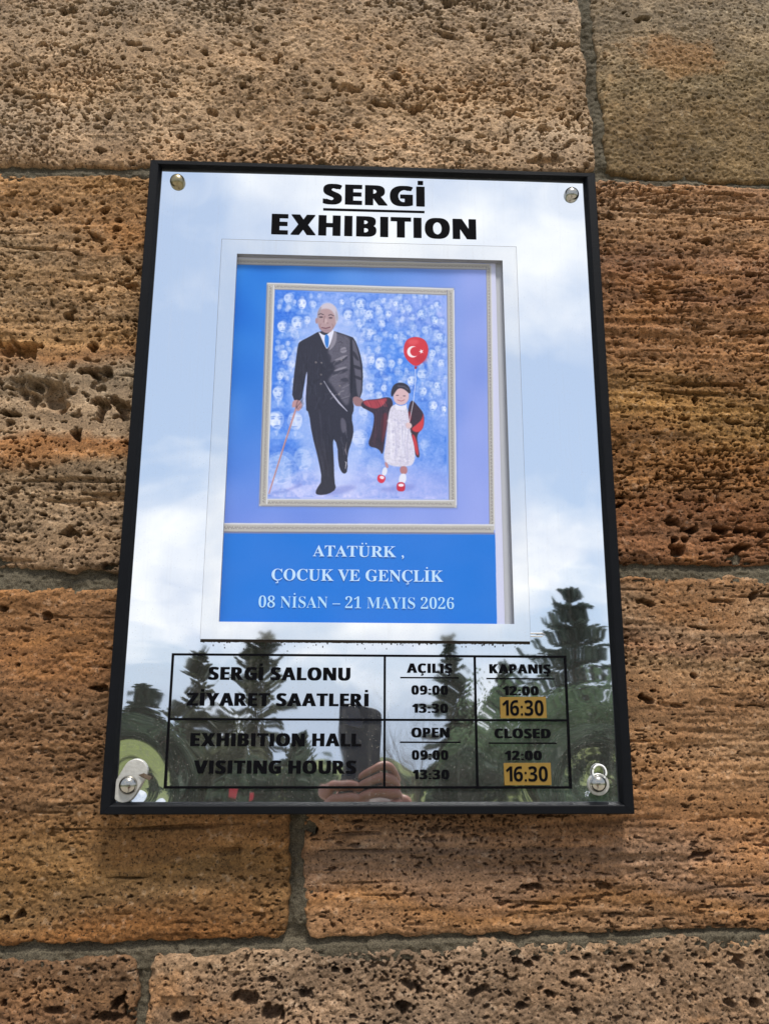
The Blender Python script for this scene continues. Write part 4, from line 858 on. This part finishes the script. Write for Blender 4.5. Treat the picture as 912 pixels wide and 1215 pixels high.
# table rules and underlines
def rule(p, q, wd):
    A, B = at(*p, YL), at(*q, YL); horiz = abs(A[0]-B[0]) > abs(A[2]-B[2]); d = wd*0.0008/2
    if horiz:
        z = (A[2]+B[2])/2; return (A[0], B[0], z-d, z+d)
    x = (A[0]+B[0])/2; return (x-d, x+d, min(A[2], B[2]), max(A[2], B[2]))
tx0 = rule((204.8, 777), (195.8, 934), 2.6); tx1 = rule((670.3, 779), (677, 936), 2.6)
tz = [rule((204, 777), (671, 779), 2.6), rule((200.5, 853.4), (673, 855), 2.6), rule((196, 933.2), (677, 936), 2.6)]
mids = [rule((456.3, 778), (456.0, 935), 2.6), rule((562.3, 778), (567, 935), 2.6)]
def bar(name, x0, x1, z0, z1, dy=0.0):
    mb = MB(); mb.box(x0, x1, YL-.0003-dy, YL-dy*.5, z0, z1); sbuild(mb, name, ink)
for z in tz: bar('table_rule', tx0[0], tx1[1], z[2], z[3])
for x in (tx0, tx1)+tuple(mids): bar('table_rule', x[0], x[1], tz[2][2]+.0001, tz[0][3]-.0001, .0001)
for p_, q_, wd in (((383.3, 247.8), (503.5, 251), 2.6), ((474.8, 804.2), (544.2, 804.4), 1.7), ((577, 805.2), (657.4, 805.8), 1.7), ((474.3, 880.8), (546, 881.2), 1.7), ((579.8, 881.8), (660, 882.4), 1.7)):
    r_ = rule(p_, q_, wd); bar('underline', *r_)
# yellow stickers
yel = mat('yellow_tape', lin(172, 134, 44, k=0.5), .5, var=.10, vscale=120, bump=.2, bscale=300)
for (c0, c1, c2, c3), (a0, a1, b0, cp) in ((((592.8, 827.2), (647.2, 826.8), (648.6, 852.2), (593.6, 852.6)), (596, 645, 849.2, 18.2)), (((597.2, 905.6), (653.0, 905.4), (654.0, 931.8), (598.4, 932.0)), (600.2, 650.0, 927.4, 17.8))):
    q = [at(*c_, -0.0012) for c_ in (c0, c1, c2, c3)]; V = [(v[0], -0.0013, v[2]-SO) for v in q]+[(v[0], -0.0008, v[2]-SO) for v in q]
    o_ = link('time_sticker', poly_mesh('time_sticker', V, [(3, 2, 1, 0), (0, 1, 5, 4), (1, 2, 6, 5), (2, 3, 7, 6), (3, 0, 4, 7)]), yel, sign)
    lettering('sticker_lettering', '16:30', (a0, b0), (a1, b0), cp, -0.0015, ink, bold=0.004, boldz=0.0, spacing=1.0, parent=o_)
# poster caption, printed in pale blue serif capitals
cap1 = mat('caption_ink', lin(188, 218, 250), .5); cap2 = mat('caption_ink_light', lin(172, 214, 248), .5)
YC = YP-0.0009
SR = dict(kind='serif', Y=YC)
txt('caption_lettering', 'ATATÜRK ,', 371, 479, 659.6, 661.6, 12.8, m=cap1, parent=sign, **SR)
txt('caption_lettering', 'ÇOCUK VE GENÇLİK', 322, 525.8, 688.2, 690.6, 13.4, m=cap1, **SR)
txt('caption_lettering', '08 NİSAN – 21 MAYIS 2026', 306.6, 538.5, 720.6, 723.0, 13.4, m=cap2, offset=-0.008, **SR)
bpy.data.objects.remove(_co)

# ---- dome nuts, the slotted washer plate and the ring
def nutmat(n, c, r): return mat(n, c, r, 1.0, var=.12, vscale=300, bump=.1, bscale=500)
brass = nutmat('aged_brass', (0.30, 0.25, 0.15, 1), .32); steel = nutmat('dome_steel', (0.40, 0.38, 0.34, 1), .2)
dome = [(0.0080, 0.0008), (0.0080, -0.0012), (0.0077, -0.0026), (0.0069, -0.0043), (0.0056, -0.0057), (0.0038, -0.0068), (0.0018, -0.0073), (0.0003, -0.0074)]
for k, (c_, m_, s_) in enumerate(((SCR[0], brass, 1.0), (SCR[1], steel, 1.0), (SCR[2], steel, 1.05), (SCR[3], steel, 1.0))):
    mb = MB(); mb.lathe((c_[0], 0, c_[2]), [(r_*s_, y_) for r_, y_ in dome]); sbuild(mb, 'dome_nut', m_, smooth=True)
plate = mat('washer_plate', (0.46, 0.445, 0.41, 1), .4, .3, var=.25, vscale=250, bump=.3, bscale=400)
def stadium(c0, c1, r, y0, y1, bev=0.0006):
    d = np.array([c1[0]-c0[0], c1[2]-c0[2]]); L_ = np.linalg.norm(d); d /= L_; n_ = np.array([-d[1], d[0]]); V = []
    for rr_, yy_ in ((r, y1), (r, y0+bev), (r-bev, y0)):
        for k in range(24):
            t_ = PI*k/11 if k < 12 else PI*(k-12)/11
            if k < 12: q = np.array([c1[0], c1[2]])+rr_*(n_*math.cos(t_)+d*math.sin(t_))
            else: q = np.array([c0[0], c0[2]])+rr_*(-n_*math.cos(t_)-d*math.sin(t_))
            V.append((q[0], yy_, q[1]))
    F = [(a*24+k, a*24+(k+1) % 24, (a+1)*24+(k+1) % 24, (a+1)*24+k) for a in range(2) for k in range(24)]+[tuple(range(48, 72))]
    return V, F
mb = MB(); mb.add(*stadium(at(147, 938, -.001), at(160.5, 915.5, -.001), 0.0108, -0.0016, 0.0025)); sbuild(mb, 'slotted_washer', plate)
mb = MB(); c_ = SCR[3]; mb.lathe((c_[0]+.0008, 0, c_[2]-.001), [(0.0098, 0.002), (0.0098, -0.0004), (0.0093, -0.0008), (0.0078, -0.0009)]); sbuild(mb, 'round_washer', plate)
mb = MB(); q = at(711, 917, -.0015); R_ = 0.0062
mb.tube([(q[0]+R_*math.sin(t_), -0.0014, q[2]+R_*math.cos(t_)*1.1) for t_ in np.linspace(0, 2*PI, 33)], 0.0009, 8, cap=False); sbuild(mb, 'key_ring', mat('white_wire', (.8, .8, .78, 1), .3), smooth=True)
# dead leaf caught by the washer
lf = MB(); q = at(173.5, 921.5, -.002)
lf.add([(q[0]-.007, -.0022, q[2]+.0012-SO), (q[0]-.002, -.0034, q[2]+.0030-SO), (q[0]+.005, -.0026, q[2]-.0004-SO), (q[0]+.0035, -.0036, q[2]-.0034-SO), (q[0]-.001, -.0046, q[2]-.0010-SO), (q[0]-.004, -.003, q[2]-.0006-SO)], [(0, 5, 4, 1), (1, 4, 2), (4, 3, 2), (5, 3, 4)])
lf.V = [(x_-q[0], y_, z_+SO-q[2]) for x_, y_, z_ in lf.V]; lo_ = lf.build('dead_leaf', mat('dead_leaf', (.07, .045, .025, 1), .8)); lo_.location = (q[0], 0, q[2])
tag(lo_, 'small dark dead leaf caught beside the lower left washer of the sign', 'leaf')
#PART3
# ------------------------------------------------------------------ the place the mirror shows
def leaf_mat(name, col, var=.35, vscale=3.0, trans=0.0):
    m = mat(name, col, .65, spec=.25, var=var, vscale=vscale); t = m.node_tree; p = t.nodes['Principled BSDF']; o = t.nodes['Material Output']
    tl = N(t, 'ShaderNodeBsdfTranslucent'); mx = N(t, 'ShaderNodeMixShader'); mx.inputs[0].default_value = .42; src = p.inputs['Base Color'].links[0].from_socket
    t.links.new(src, tl.inputs[0]); t.links.new(p.outputs[0], mx.inputs[1]); t.links.new(tl.outputs[0], mx.inputs[2]); t.links.new(mx.outputs[0], o.inputs[0]); return m
def ground_sheet(name, x0, x1, y0, y1, z, material, n=1):
    o = link(name, poly_mesh(name, [(x0, y0, z), (x1, y0, z), (x1, y1, z), (x0, y1, z)], [(0, 1, 2, 3)]), material); return tag(o, kind='structure')
grass_m = mat('grass_ground', (0.075, 0.092, 0.006, 1), .9, var=.8, vscale=2.5, bump=.5, bscale=60)
t = grass_m.node_tree; p = t.nodes['Principled BSDF']; src = p.inputs['Base Color'].links[0].from_socket
gtc = N(t, 'ShaderNodeTexCoord'); gn = N(t, 'ShaderNodeTexNoise'); gn.inputs['Scale'].default_value = 9; gn.inputs['Detail'].default_value = 8; gn.inputs['Roughness'].default_value = .75; t.links.new(gtc.outputs['Object'], gn.inputs['Vector'])
grr = N(t, 'ShaderNodeMapRange'); grr.inputs['From Min'].default_value = .35; grr.inputs['From Max'].default_value = .65; grr.inputs['To Min'].default_value = .25; grr.inputs['To Max'].default_value = 1.7; t.links.new(gn.outputs[0], grr.inputs[0])
gsc = N(t, 'ShaderNodeVectorMath', operation='SCALE'); t.links.new(src, gsc.inputs[0]); t.links.new(grr.outputs[0], gsc.inputs['Scale']); t.links.new(gsc.outputs[0], p.inputs['Base Color'])
def gz_at(d): return 0.0 if d < 22 else -(d-22)*0.115 if d < 240 else -(240-22)*0.115
_ys = [6, -10, -22]+[-22-6*i for i in range(1, 37)]+[-240, -500]
_V = []; _F = []
for _j, _y in enumerate(_ys):
    for _i in range(41):
        _x = (-1+_i/20)*320; _V.append((_x, _y, gz_at(-_y)+(0.5*math.sin(_x*.07+_y*.05)*min(1, (-_y-22)/30) if _y < -22 else 0)))
for _j in range(len(_ys)-1):
    for _i in range(40): _F.append((_j*41+_i, (_j+1)*41+_i, (_j+1)*41+_i+1, _j*41+_i+1))
tag(link('lawn', poly_mesh('lawn', _V, _F, True), grass_m), kind='structure')
pave = mat('travertine_paving', (0.42, 0.38, 0.31, 1), .85, var=.18, vscale=6, bump=.3, bscale=80)
mb = MB(); rs = np.random.RandomState(4)
for i in range(-9, 9):
    for j in range(9):
        mb.box(i*.8+.006, i*.8+.794, -(j+1)*.8+.006-0.0, -j*.8-.006, 0.002, 0.034+rs.uniform(0, .002))
# paving slabs are seen only in the screws' reflections
pv = mb.build('paving', pave); tag(pv, kind='structure')

def leaves_mesh(name, P, D, size, seed, asp=0.35):
    """two-triangle blades at P pointing along D"""
    rs = np.random.RandomState(seed); n = len(P); U = D/np.linalg.norm(D, axis=1)[:, None]
    R_ = rs.standard_normal((n, 3)); W_ = np.cross(U, R_); W_ /= np.linalg.norm(W_, axis=1)[:, None]+1e-9
    s = size*(0.6+0.8*rs.rand(n))[:, None]
    V = np.stack([P-U*s*.5, P+W_*s*asp, P+U*s*.6, P-W_*s*asp], 1).reshape(-1, 3)
    return grid_mesh(name, V, np.arange(n*4).reshape(n, 4), False)
bark = mat('bark', (0.11, 0.085, 0.06, 1), .95, var=.4, vscale=12, bump=.6, bscale=40)
def conifer(name, loc, H, R_, seed, lm, label, cedar=False, nb=90, leaf=0.11, group=None, droop=-0.1):
    rs = np.random.RandomState(seed); root = tag(empty(name, loc), label, 'tree', group)
    mb = MB(); bx, by = rs.normal(0, .02*H, 2)
    mb.tube([(bx*t*t, by*t*t, H*t) for t in np.linspace(0, .97, 8)], [0.035*H*.6*(1-t)**.8+.006 for t in np.linspace(0, .97, 8)], 8)
    P = []; D = []
    tiers = (np.arange(14)+.5)/14+rs.normal(0, .012, 14) if cedar else None
    for k in range(nb):
        t = 0.07+0.90*(k/nb)**0.9
        if cedar: t = 0.12+0.84*min(1, tiers[rs.randint(len(tiers))]+rs.normal(0, .012)); t = min(max(t, .08), .97)
        az = k*2.399+rs.normal(0, .3); L = R_*((1-t)**(1.0 if cedar else .9))*(0.6+.5*rs.rand())+.03*H
        el = rs.normal(.10 if cedar else -.05, .08)+.5*t
        st_ = np.array([bx*t*t, by*t*t, H*t]); d = np.array([math.cos(az)*math.cos(el), math.sin(az)*math.cos(el), math.sin(el)])
        n = 7; pts = []
        for i in range(n):
            f = i/(n-1); pts.append(st_+d*L*f+np.array([0, 0, droop*L*f*f+(0.10*L*f**3 if cedar else .05*L*f**3)]))
        mb.tube(pts, [0.012*L*(1-.85*i/(n-1))+.003 for i in range(n)], 4, cap=False)
        m_ = int(34+66*L/R_)
        f = rs.rand(m_)**.7; ii = np.clip((f*(n-1)).astype(int), 0, n-2); pa = np.array(pts); fr = f*(n-1)-ii
        c = pa[ii]*(1-fr)[:, None]+pa[ii+1]*fr[:, None]
        sp = (0.15*L*(1.1-f))[:, None]; off = rs.standard_normal((m_, 3))*sp*np.array([1, 1, .28 if cedar else .5])
        P.append(c+off); D.append(d*1.0+off/(np.abs(sp)+1e-6)*.5+rs.normal(0, .25, (m_, 3)))
    mb.build('trunk', bark, root)
    link('crown', leaves_mesh('crown', np.concatenate(P), np.concatenate(D), leaf, seed+1), lm, root)
    return root
def shrub(name, loc, rx, ry, rz, seed, lm, label, n=6000, leaf=.06, group=None, cat='shrub'):
    rs = np.random.RandomState(seed); root = tag(empty(name, loc), label, cat, group)
    nl = 14; cen = np.array([(rs.normal(0, .42), rs.normal(0, .42), .25+.5*rs.rand()) for _ in range(nl)])
    P = []
    for c in cen:
        v = rs.standard_normal((n//nl, 3)); v /= np.linalg.norm(v, axis=1)[:, None]; P.append(c+v*(rs.rand(n//nl)**.4)[:, None]*rs.uniform(.28, .5))
    P = np.concatenate(P); P[:, 2] = np.abs(P[:, 2]); Q_ = P*np.array([rx, ry, rz])
    D = P-np.array([0, 0, .3])+rs.normal(0, .4, P.shape)
    link('foliage', leaves_mesh('foliage', Q_, D, leaf, seed+2, .4), lm, root)
    mb = MB()
    for k in range(7):
        a_ = k*.9; mb.tube([(0, 0, 0), (math.cos(a_)*rx*.2, math.sin(a_)*ry*.2, rz*.35), (math.cos(a_)*rx*.4, math.sin(a_)*ry*.4, rz*.75)], [.03, .02, .008], 5)
    mb.build('stem', bark, root)
    return root
g_dark = leaf_mat('dark_needles', (0.060, 0.088, 0.058, 1)); g_blue = leaf_mat('blue_green_needles', (0.075, 0.105, 0.085, 1)); g_olive = leaf_mat('olive_needles', (0.085, 0.092, 0.052, 1)); g_fresh = leaf_mat('fresh_leaves', (0.105, 0.160, 0.085, 1))
def place(px, top, dist):
    p_ = refl(px, top, dist); return (p_[0], p_[1], gz_at(dist)), p_[2]-gz_at(dist)
def W_(wpx, dist): return wpx/1000*(dist+DW)/2
for (nm, px, top, d, wd, seed, lm, lab, ce, nb, lf_) in (
    ('conifer', 172, 808, 18, 110, 1, g_dark, 'dark low conifer, leftmost tree in the mirror reflection', False, 80, .13),
    ('conifer', 240, 762, 20, 150, 2, g_olive, 'olive green conifer reflected behind the left table lettering', True, 100, .12),
    ('conifer', 312, 742, 25, 130, 3, g_olive, 'tall narrow conifer with a thin spire reflected left of centre', False, 100, .13),
    ('conifer', 362, 862, 21, 90, 4, g_dark, 'low dark conifer reflected just left of the phone', False, 80, .12),
    ('cedar_tree', 672, 694, 32, 240, 5, g_blue, 'tall blue green cedar with layered branches reflected at the right', True, 240, .16),
    ('conifer', 532, 746, 27, 80, 6, g_dark, 'slim dark conifer reflected behind the opening time column', False, 90, .15),
    ('conifer', 600, 782, 24, 110, 7, g_dark, 'dark conifer reflected behind the closing time column', True, 90, .14),
    ('conifer', 556, 830, 20, 70, 8, g_olive, 'shorter olive conifer reflected between the two time columns', False, 80, .11)):
    loc, H = place(px, top, d)
    conifer(nm, loc, H, W_(wd, d), seed, lm, lab, ce, nb, lf_)
for i, (px, top, d, wd, lm, lab) in enumerate((
    (640, 800, 17, 150, g_fresh, 'fresh green rounded bush reflected right of the table'), (712, 806, 18, 110, g_fresh, 'fresh green bush reflected at the right edge of the mirror'),
    (590, 868, 16, 90, g_fresh, 'small green bush reflected under the closing times'), (160, 872, 16, 120, g_dark, 'dark bush reflected at the left edge of the mirror'),
    (255, 868, 17, 130, g_olive, 'olive bush reflected under the left lettering'), (345, 892, 15.5, 110, g_dark, 'dark low bush reflected beside the phone'),
    (425, 922, 17, 80, g_dark, 'dark low bush reflected behind the hands'), (540, 896, 15.5, 80, g_dark, 'dark bush reflected beneath the opening times'), (700, 890, 14, 120, g_dark, 'dark low bush reflected at the lower right corner'))):
    loc, H = place(px, top, d); shrub('shrub', loc, W_(wd, d), W_(wd, d)*.8, H, 30+i, lm, lab, n=5500, leaf=.08)
# leafless multi-stemmed tree
def bare_tree(loc, H, seed, label, spread):
    rs = np.random.RandomState(seed); root = tag(empty('bare_tree', loc), label, 'tree'); tr_ = MB(); tw = MB()
    def grow(p, d, L, r, lev, mbq):
        pts = [p]; q = p.copy(); dd = d.copy()
        for i in range(4):
            dd = dd+rs.normal(0, .07, 3)+np.array([0, 0, .05]); dd /= np.linalg.norm(dd); q = q+dd*L/4; pts.append(q.copy())
        mbq.tube(pts, [r*(1-.17*i) for i in range(5)], 5 if lev < 2 else 3, cap=False)
        if lev >= 4: return
        for k in range(rs.randint(2, 4)+(lev > 0)):
            f = rs.randint(1, 5); nd = dd+rs.normal(0, .42, 3)*np.array([spread, spread, .6]); nd[2] = abs(nd[2])*.8+.25; nd /= np.linalg.norm(nd)
            grow(pts[f], nd, L*rs.uniform(.55, .8), r*(1-.17*f)*.62, lev+1, tw)
    for k in range(6): grow(np.array([rs.normal(0, .05), rs.normal(0, .05), 0.]), np.array([rs.normal(0, .22*spread), rs.normal(0, .2), 1.]), H*.42, .022, 0, tr_)
    tr_.build('trunk', bark, root); tw.build('branches', bark, root)
loc, H = place(487, 772, 12.5); bare_tree(loc, H, 3, 'leafless tree with thin upright branches reflected beside the phone', .8)
loc, H = place(470, 812, 14.5); bare_tree(loc, H, 9, 'smaller leafless tree reflected just behind the phone', .9)
# far wood closing the horizon
rs = np.random.RandomState(44); n = 26000; th = rs.uniform(-1.25, 1.25, n); Rr = rs.uniform(62, 80, n)
P = np.stack([np.sin(th)*Rr, -np.cos(th)*Rr, -9+rs.rand(n)**.8*(6.0+.8*np.sin(th*23)+.6*np.sin(th*57+1))], 1); D = rs.standard_normal((n, 3))+np.array([0, 0, .8])
tag(link('far_wood', leaves_mesh('far_wood', P, D, .9, 45, .42), leaf_mat('far_leaves', (.05, .07, .045, 1), vscale=.4)), kind='stuff')
# a small red sign or flower bed far off, the red fleck low in the mirror
c_ = refl(287, 944, 13.2); mb = MB()
mb.box(-.055, .055, -.02, .02, c_[2]-.05, c_[2]+.05, .01); o_ = mb.build('plate', mat('red_paint', (.55, .03, .05, 1), .5, var=.1)); r_ = empty('marker_post', (c_[0], c_[1], 0)); o_.parent = r_
mb = MB(); mb.tube([(0, -.03, 0), (0, -.03, c_[2]+.03)], .02, 8); mb.build('post', bark, r_); tag(r_, 'small red plate on a short post reflected low in the mirror', 'sign')

# ------------------------------------------------------------------ the photographer (seen in the mirror)
def loc3(u, v, w): return CAM+RX*u+DN*v+FW*w
ph = tag(empty('mobile_phone', tuple(CAM)), 'dark blue mobile phone held up in both hands, reflected in the mirror', 'phone')
def rrect(w2, h2, r, n=6):
    o = []
    for cx, cy, a0 in ((w2-r, h2-r, 0), (-w2+r, h2-r, 1), (-w2+r, -h2+r, 2), (w2-r, -h2+r, 3)):
        for k in range(n+1): t_ = (a0+k/n)*PI/2; o.append((cx+r*math.cos(t_), cy+r*math.sin(t_)))
    return o
def slab(name, cu, cv, w2, h2, r, w0, w1, material, parent, bev=.0012):
    mb = MB(); V = []
    for (ins, w_) in ((bev, w0), (0, w0+bev), (0, w1-bev), (bev, w1)):
        for a_, b_ in rrect(w2-ins, h2-ins, max(r-ins, .0004)): V.append(tuple(loc3(cu+a_, cv+b_, w_)-CAM))
    n = len(V)//4; F = [(k*n+i, k*n+(i+1) % n, (k+1)*n+(i+1) % n, (k+1)*n+i) for k in range(3) for i in range(n)]+[tuple(range(n))[::-1], tuple(range(3*n, 4*n))]
    mb.add(V, F); o = mb.build(name, material, parent); return o
pb = mat('phone_back', (0.008, 0.013, 0.028, 1), .5, spec=.2, var=.2)
slab('phone_body', .0233, .066, .0375, .080, .011, -.0145, -.006, pb, ph)
slab('camera_island', .006, .010, .016, .019, .006, -.0061, -.0042, mat('camera_island', (.02, .022, .03, 1), .25), ph, .0006)
slab('screen', .0233, .066, .0355, .077, .009, -.0152, -.0143, mat('phone_screen', (.01, .01, .012, 1), .1), ph, .0003)

def skin_mesh(name, chains, material, parent=None, sub=1, extra=None):
    """chains: list of [(point, radius), ...]; a chain may begin with an index into the joints already laid down"""
    V = []; E = []; Rr_ = []; roots = []
    for ch in chains:
        prev = None
        for it in ch:
            if isinstance(it, int): prev = it; continue
            V.append(tuple(float(c) for c in it[0])); Rr_.append(it[1]); i = len(V)-1
            if prev is not None: E.append((prev, i))
            else: roots.append(i)
            prev = i
    me = bpy.data.meshes.new(name+'_s'); me.from_pydata(V, E, []); o = bpy.data.objects.new(name+'_s', me); C.objects.link(o)
    sm = o.modifiers.new('s', 'SKIN'); sm.use_smooth_shade = True; sm.branch_smoothing = .4
    if not me.skin_vertices: me.attributes
    sv = me.skin_vertices[0].data if me.skin_vertices else None
    if sv is None:
        raise RuntimeError('no skin layer')
    for i, r_ in enumerate(Rr_):
        sv[i].radius = r_ if isinstance(r_, tuple) else (r_, r_)
        sv[i].use_root = i in roots
    ss = o.modifiers.new('d', 'SUBSURF'); ss.levels = sub; ss.render_levels = sub
    bpy.context.view_layer.update()
    m2 = bpy.data.meshes.new_from_object(o.evaluated_get(bpy.context.evaluated_depsgraph_get())); m2.name = name
    bpy.data.objects.remove(o); bpy.data.meshes.remove(me); m2.materials.clear(); m2.shade_smooth()
    return link(name, m2, material, parent)
person = tag(empty('person', (0.03, -1.17, 0)), 'person in a maroon jacket holding a phone up at the sign, seen in the mirror', 'person')
PB = np.array([0.03, -1.17, 0])
skin = mat('skin', (0.30, 0.125, 0.085, 1), .5, spec=.4, var=.12, vscale=60, bump=.2, bscale=300)
def wpt(p): return tuple(np.array(p)-PB)
def hand_chains(side):
    u_ = (lambda u: u) if side > 0 else (lambda u: .0466-u)
    dv = 0.0 if side > 0 else 0.022
    L = lambda u, v, w: wpt(loc3(u_(u), v+dv-.014, w))
    wr = L(.098, .262, -.045)
    palm = [(wr, (.024, .019)), (L(.092, .225, -.030), (.030, .018)), (L(.086, .185, -.016), (.034, .016)), (L(.080, .150, -.008), (.026, .014))]
    fs = []
    for i, (v0, ln, r_) in enumerate(((.112, .92, .0088), (.133, 1.0, .0092), (.154, .93, .0088), (.173, .78, .0078))):
        k = ln
        fs.append([(L(.084, .150+(v0-.142)*.5, -.010), .0105), (L(.076, v0, .003), .0100), (L(.076-.024*k, v0+.006, .0085), r_), (L(.076-.046*k, v0+.013, .0085), r_*.94), (L(.076-.066*k, v0+.022, .0035), r_*.82)])
    th = [(L(.086, .190, -.024), .013), (L(.080, .160, -.034), .011), (L(.066, .134, -.034), .0098), (L(.050, .118, -.027), .0085)]
    return palm, fs, th
def W3(x, y, z): return (x-PB[0], y-PB[1], z-PB[2])
chains = [[(W3(.03, -1.22, 1.00), (.13, .10)), (W3(.03, -1.22, 1.20), (.12, .09)), (W3(.03, -1.23, 1.38), (.13, .09)), (W3(.03, -1.22, 1.45), (.055, .055)), (W3(.03, -1.19, 1.515), (.055, .06)), (W3(.03, -1.175, 1.58), (.068, .078)), (W3(.03, -1.18, 1.625), (.066, .074))],
    [0, (W3(-.07, -1.22, .92), .085), (W3(-.08, -1.22, .52), .058), (W3(-.08, -1.24, .10), .038), (W3(-.08, -1.17, .045), .035), (W3(-.08, -1.08, .03), .028)],
    [0, (W3(.13, -1.22, .92), .085), (W3(.14, -1.22, .52), .058), (W3(.14, -1.24, .10), .038), (W3(.14, -1.17, .045), .035), (W3(.14, -1.08, .03), .028)]]
elb = {1: (.30, -1.12, 1.36), -1: (-.24, -1.12, 1.34)}; sho = {1: (.20, -1.23, 1.41), -1: (-.14, -1.23, 1.41)}
for s_ in (1, -1):
    palm, fs, th = hand_chains(s_)
    chains.append([2, (W3(*sho[s_]), .055), (W3(*elb[s_]), .043), (tuple((np.array(W3(*elb[s_]))*.35+np.array(palm[0][0])*.65)), .034)]+palm)
    chains += fs+[th]
body = skin_mesh('body', chains, skin, person, 2)
jk = mat('jacket_cloth', (0.20, 0.035, 0.03, 1), .85, var=.25, vscale=20, bump=.5, bscale=120)
jc = [[(W3(.03, -1.22, .93), (.165, .125)), (W3(.03, -1.22, 1.15), (.15, .115)), (W3(.03, -1.23, 1.36), (.16, .115)), (W3(.03, -1.225, 1.44), (.085, .08))]]
for s_ in (1, -1):
    palm, fs, th = hand_chains(s_); e_ = np.array(W3(*elb[s_])); wv = np.array(palm[0][0])
    jc.append([2, (W3(*sho[s_]), .072), (tuple(e_), .058), (tuple(e_*.5+wv*.5), .05), (tuple(e_*.12+wv*.88), .040)])
skin_mesh('jacket', jc, jk, person, 2)
skin_mesh('trousers', [[(W3(.03, -1.22, .98), (.155, .12)), (W3(.03, -1.22, .90), (.16, .12))], [1, (W3(-.075, -1.22, .80), .10), (W3(-.08, -1.22, .50), .075), (W3(-.08, -1.24, .09), .058)], [1, (W3(.135, -1.22, .80), .10), (W3(.14, -1.22, .50), .075), (W3(.14, -1.24, .09), .058)]], mat('denim', (.03, .045, .09, 1), .9, var=.3, vscale=30, bump=.4), person, 2)
for x_ in (-.08, .14): skin_mesh('shoe', [[(W3(x_, -1.25, .06), (.045, .05)), (W3(x_, -1.16, .048), (.047, .042)), (W3(x_, -1.06, .04), (.042, .03))]], mat('shoe_leather', (.02, .018, .016, 1), .5), person, 2)
# hair, and a plain face turned to the phone
def blob(name, c, r, material, parent, n=14, m_=10, cut=None):
    V = []; F = []
    for j in range(m_+1):
        ph_ = PI*j/m_
        for i in range(n): t_ = 2*PI*i/n; V.append((c[0]+r[0]*math.sin(ph_)*math.cos(t_), c[1]+r[1]*math.sin(ph_)*math.sin(t_), c[2]+r[2]*math.cos(ph_)))
    for j in range(m_):
        for i in range(n):
            f = (j*n+i, j*n+(i+1) % n, (j+1)*n+(i+1) % n, (j+1)*n+i)
            if cut is None or cut(np.mean([V[q] for q in f], 0)): F.append(f)
    return link(name, poly_mesh(name, V, F, True), material, parent)
hc = W3(.03, -1.20, 1.625)
blob('hair', hc, (.086, .10, .098), mat('brown_hair', (.05, .022, .014, 1), .6, var=.4, vscale=90, bump=.8, bscale=250), person, 24, 16, lambda p_: p_[2] > hc[2]-.075 and not (p_[1] > hc[1]+.045 and p_[2] < hc[2]+.035))
fy = W3(0, -1.100, 0)[1]
blob('nose', (0, fy, 1.575), (.011, .016, .018), skin, person); blob('mouth', (0, fy-.006, 1.540), (.022, .007, .006), mat('lips', (.35, .10, .09, 1), .5), person)
for s_ in (-1, 1):
    blob('eye', (s_*.029, fy-.008, 1.603), (.011, .007, .007), mat('eye', (.5, .5, .5, 1), .2), person); blob('ear', (s_*.072, -.02, 1.58), (.010, .018, .028), skin, person)
tag(ph, group=None)
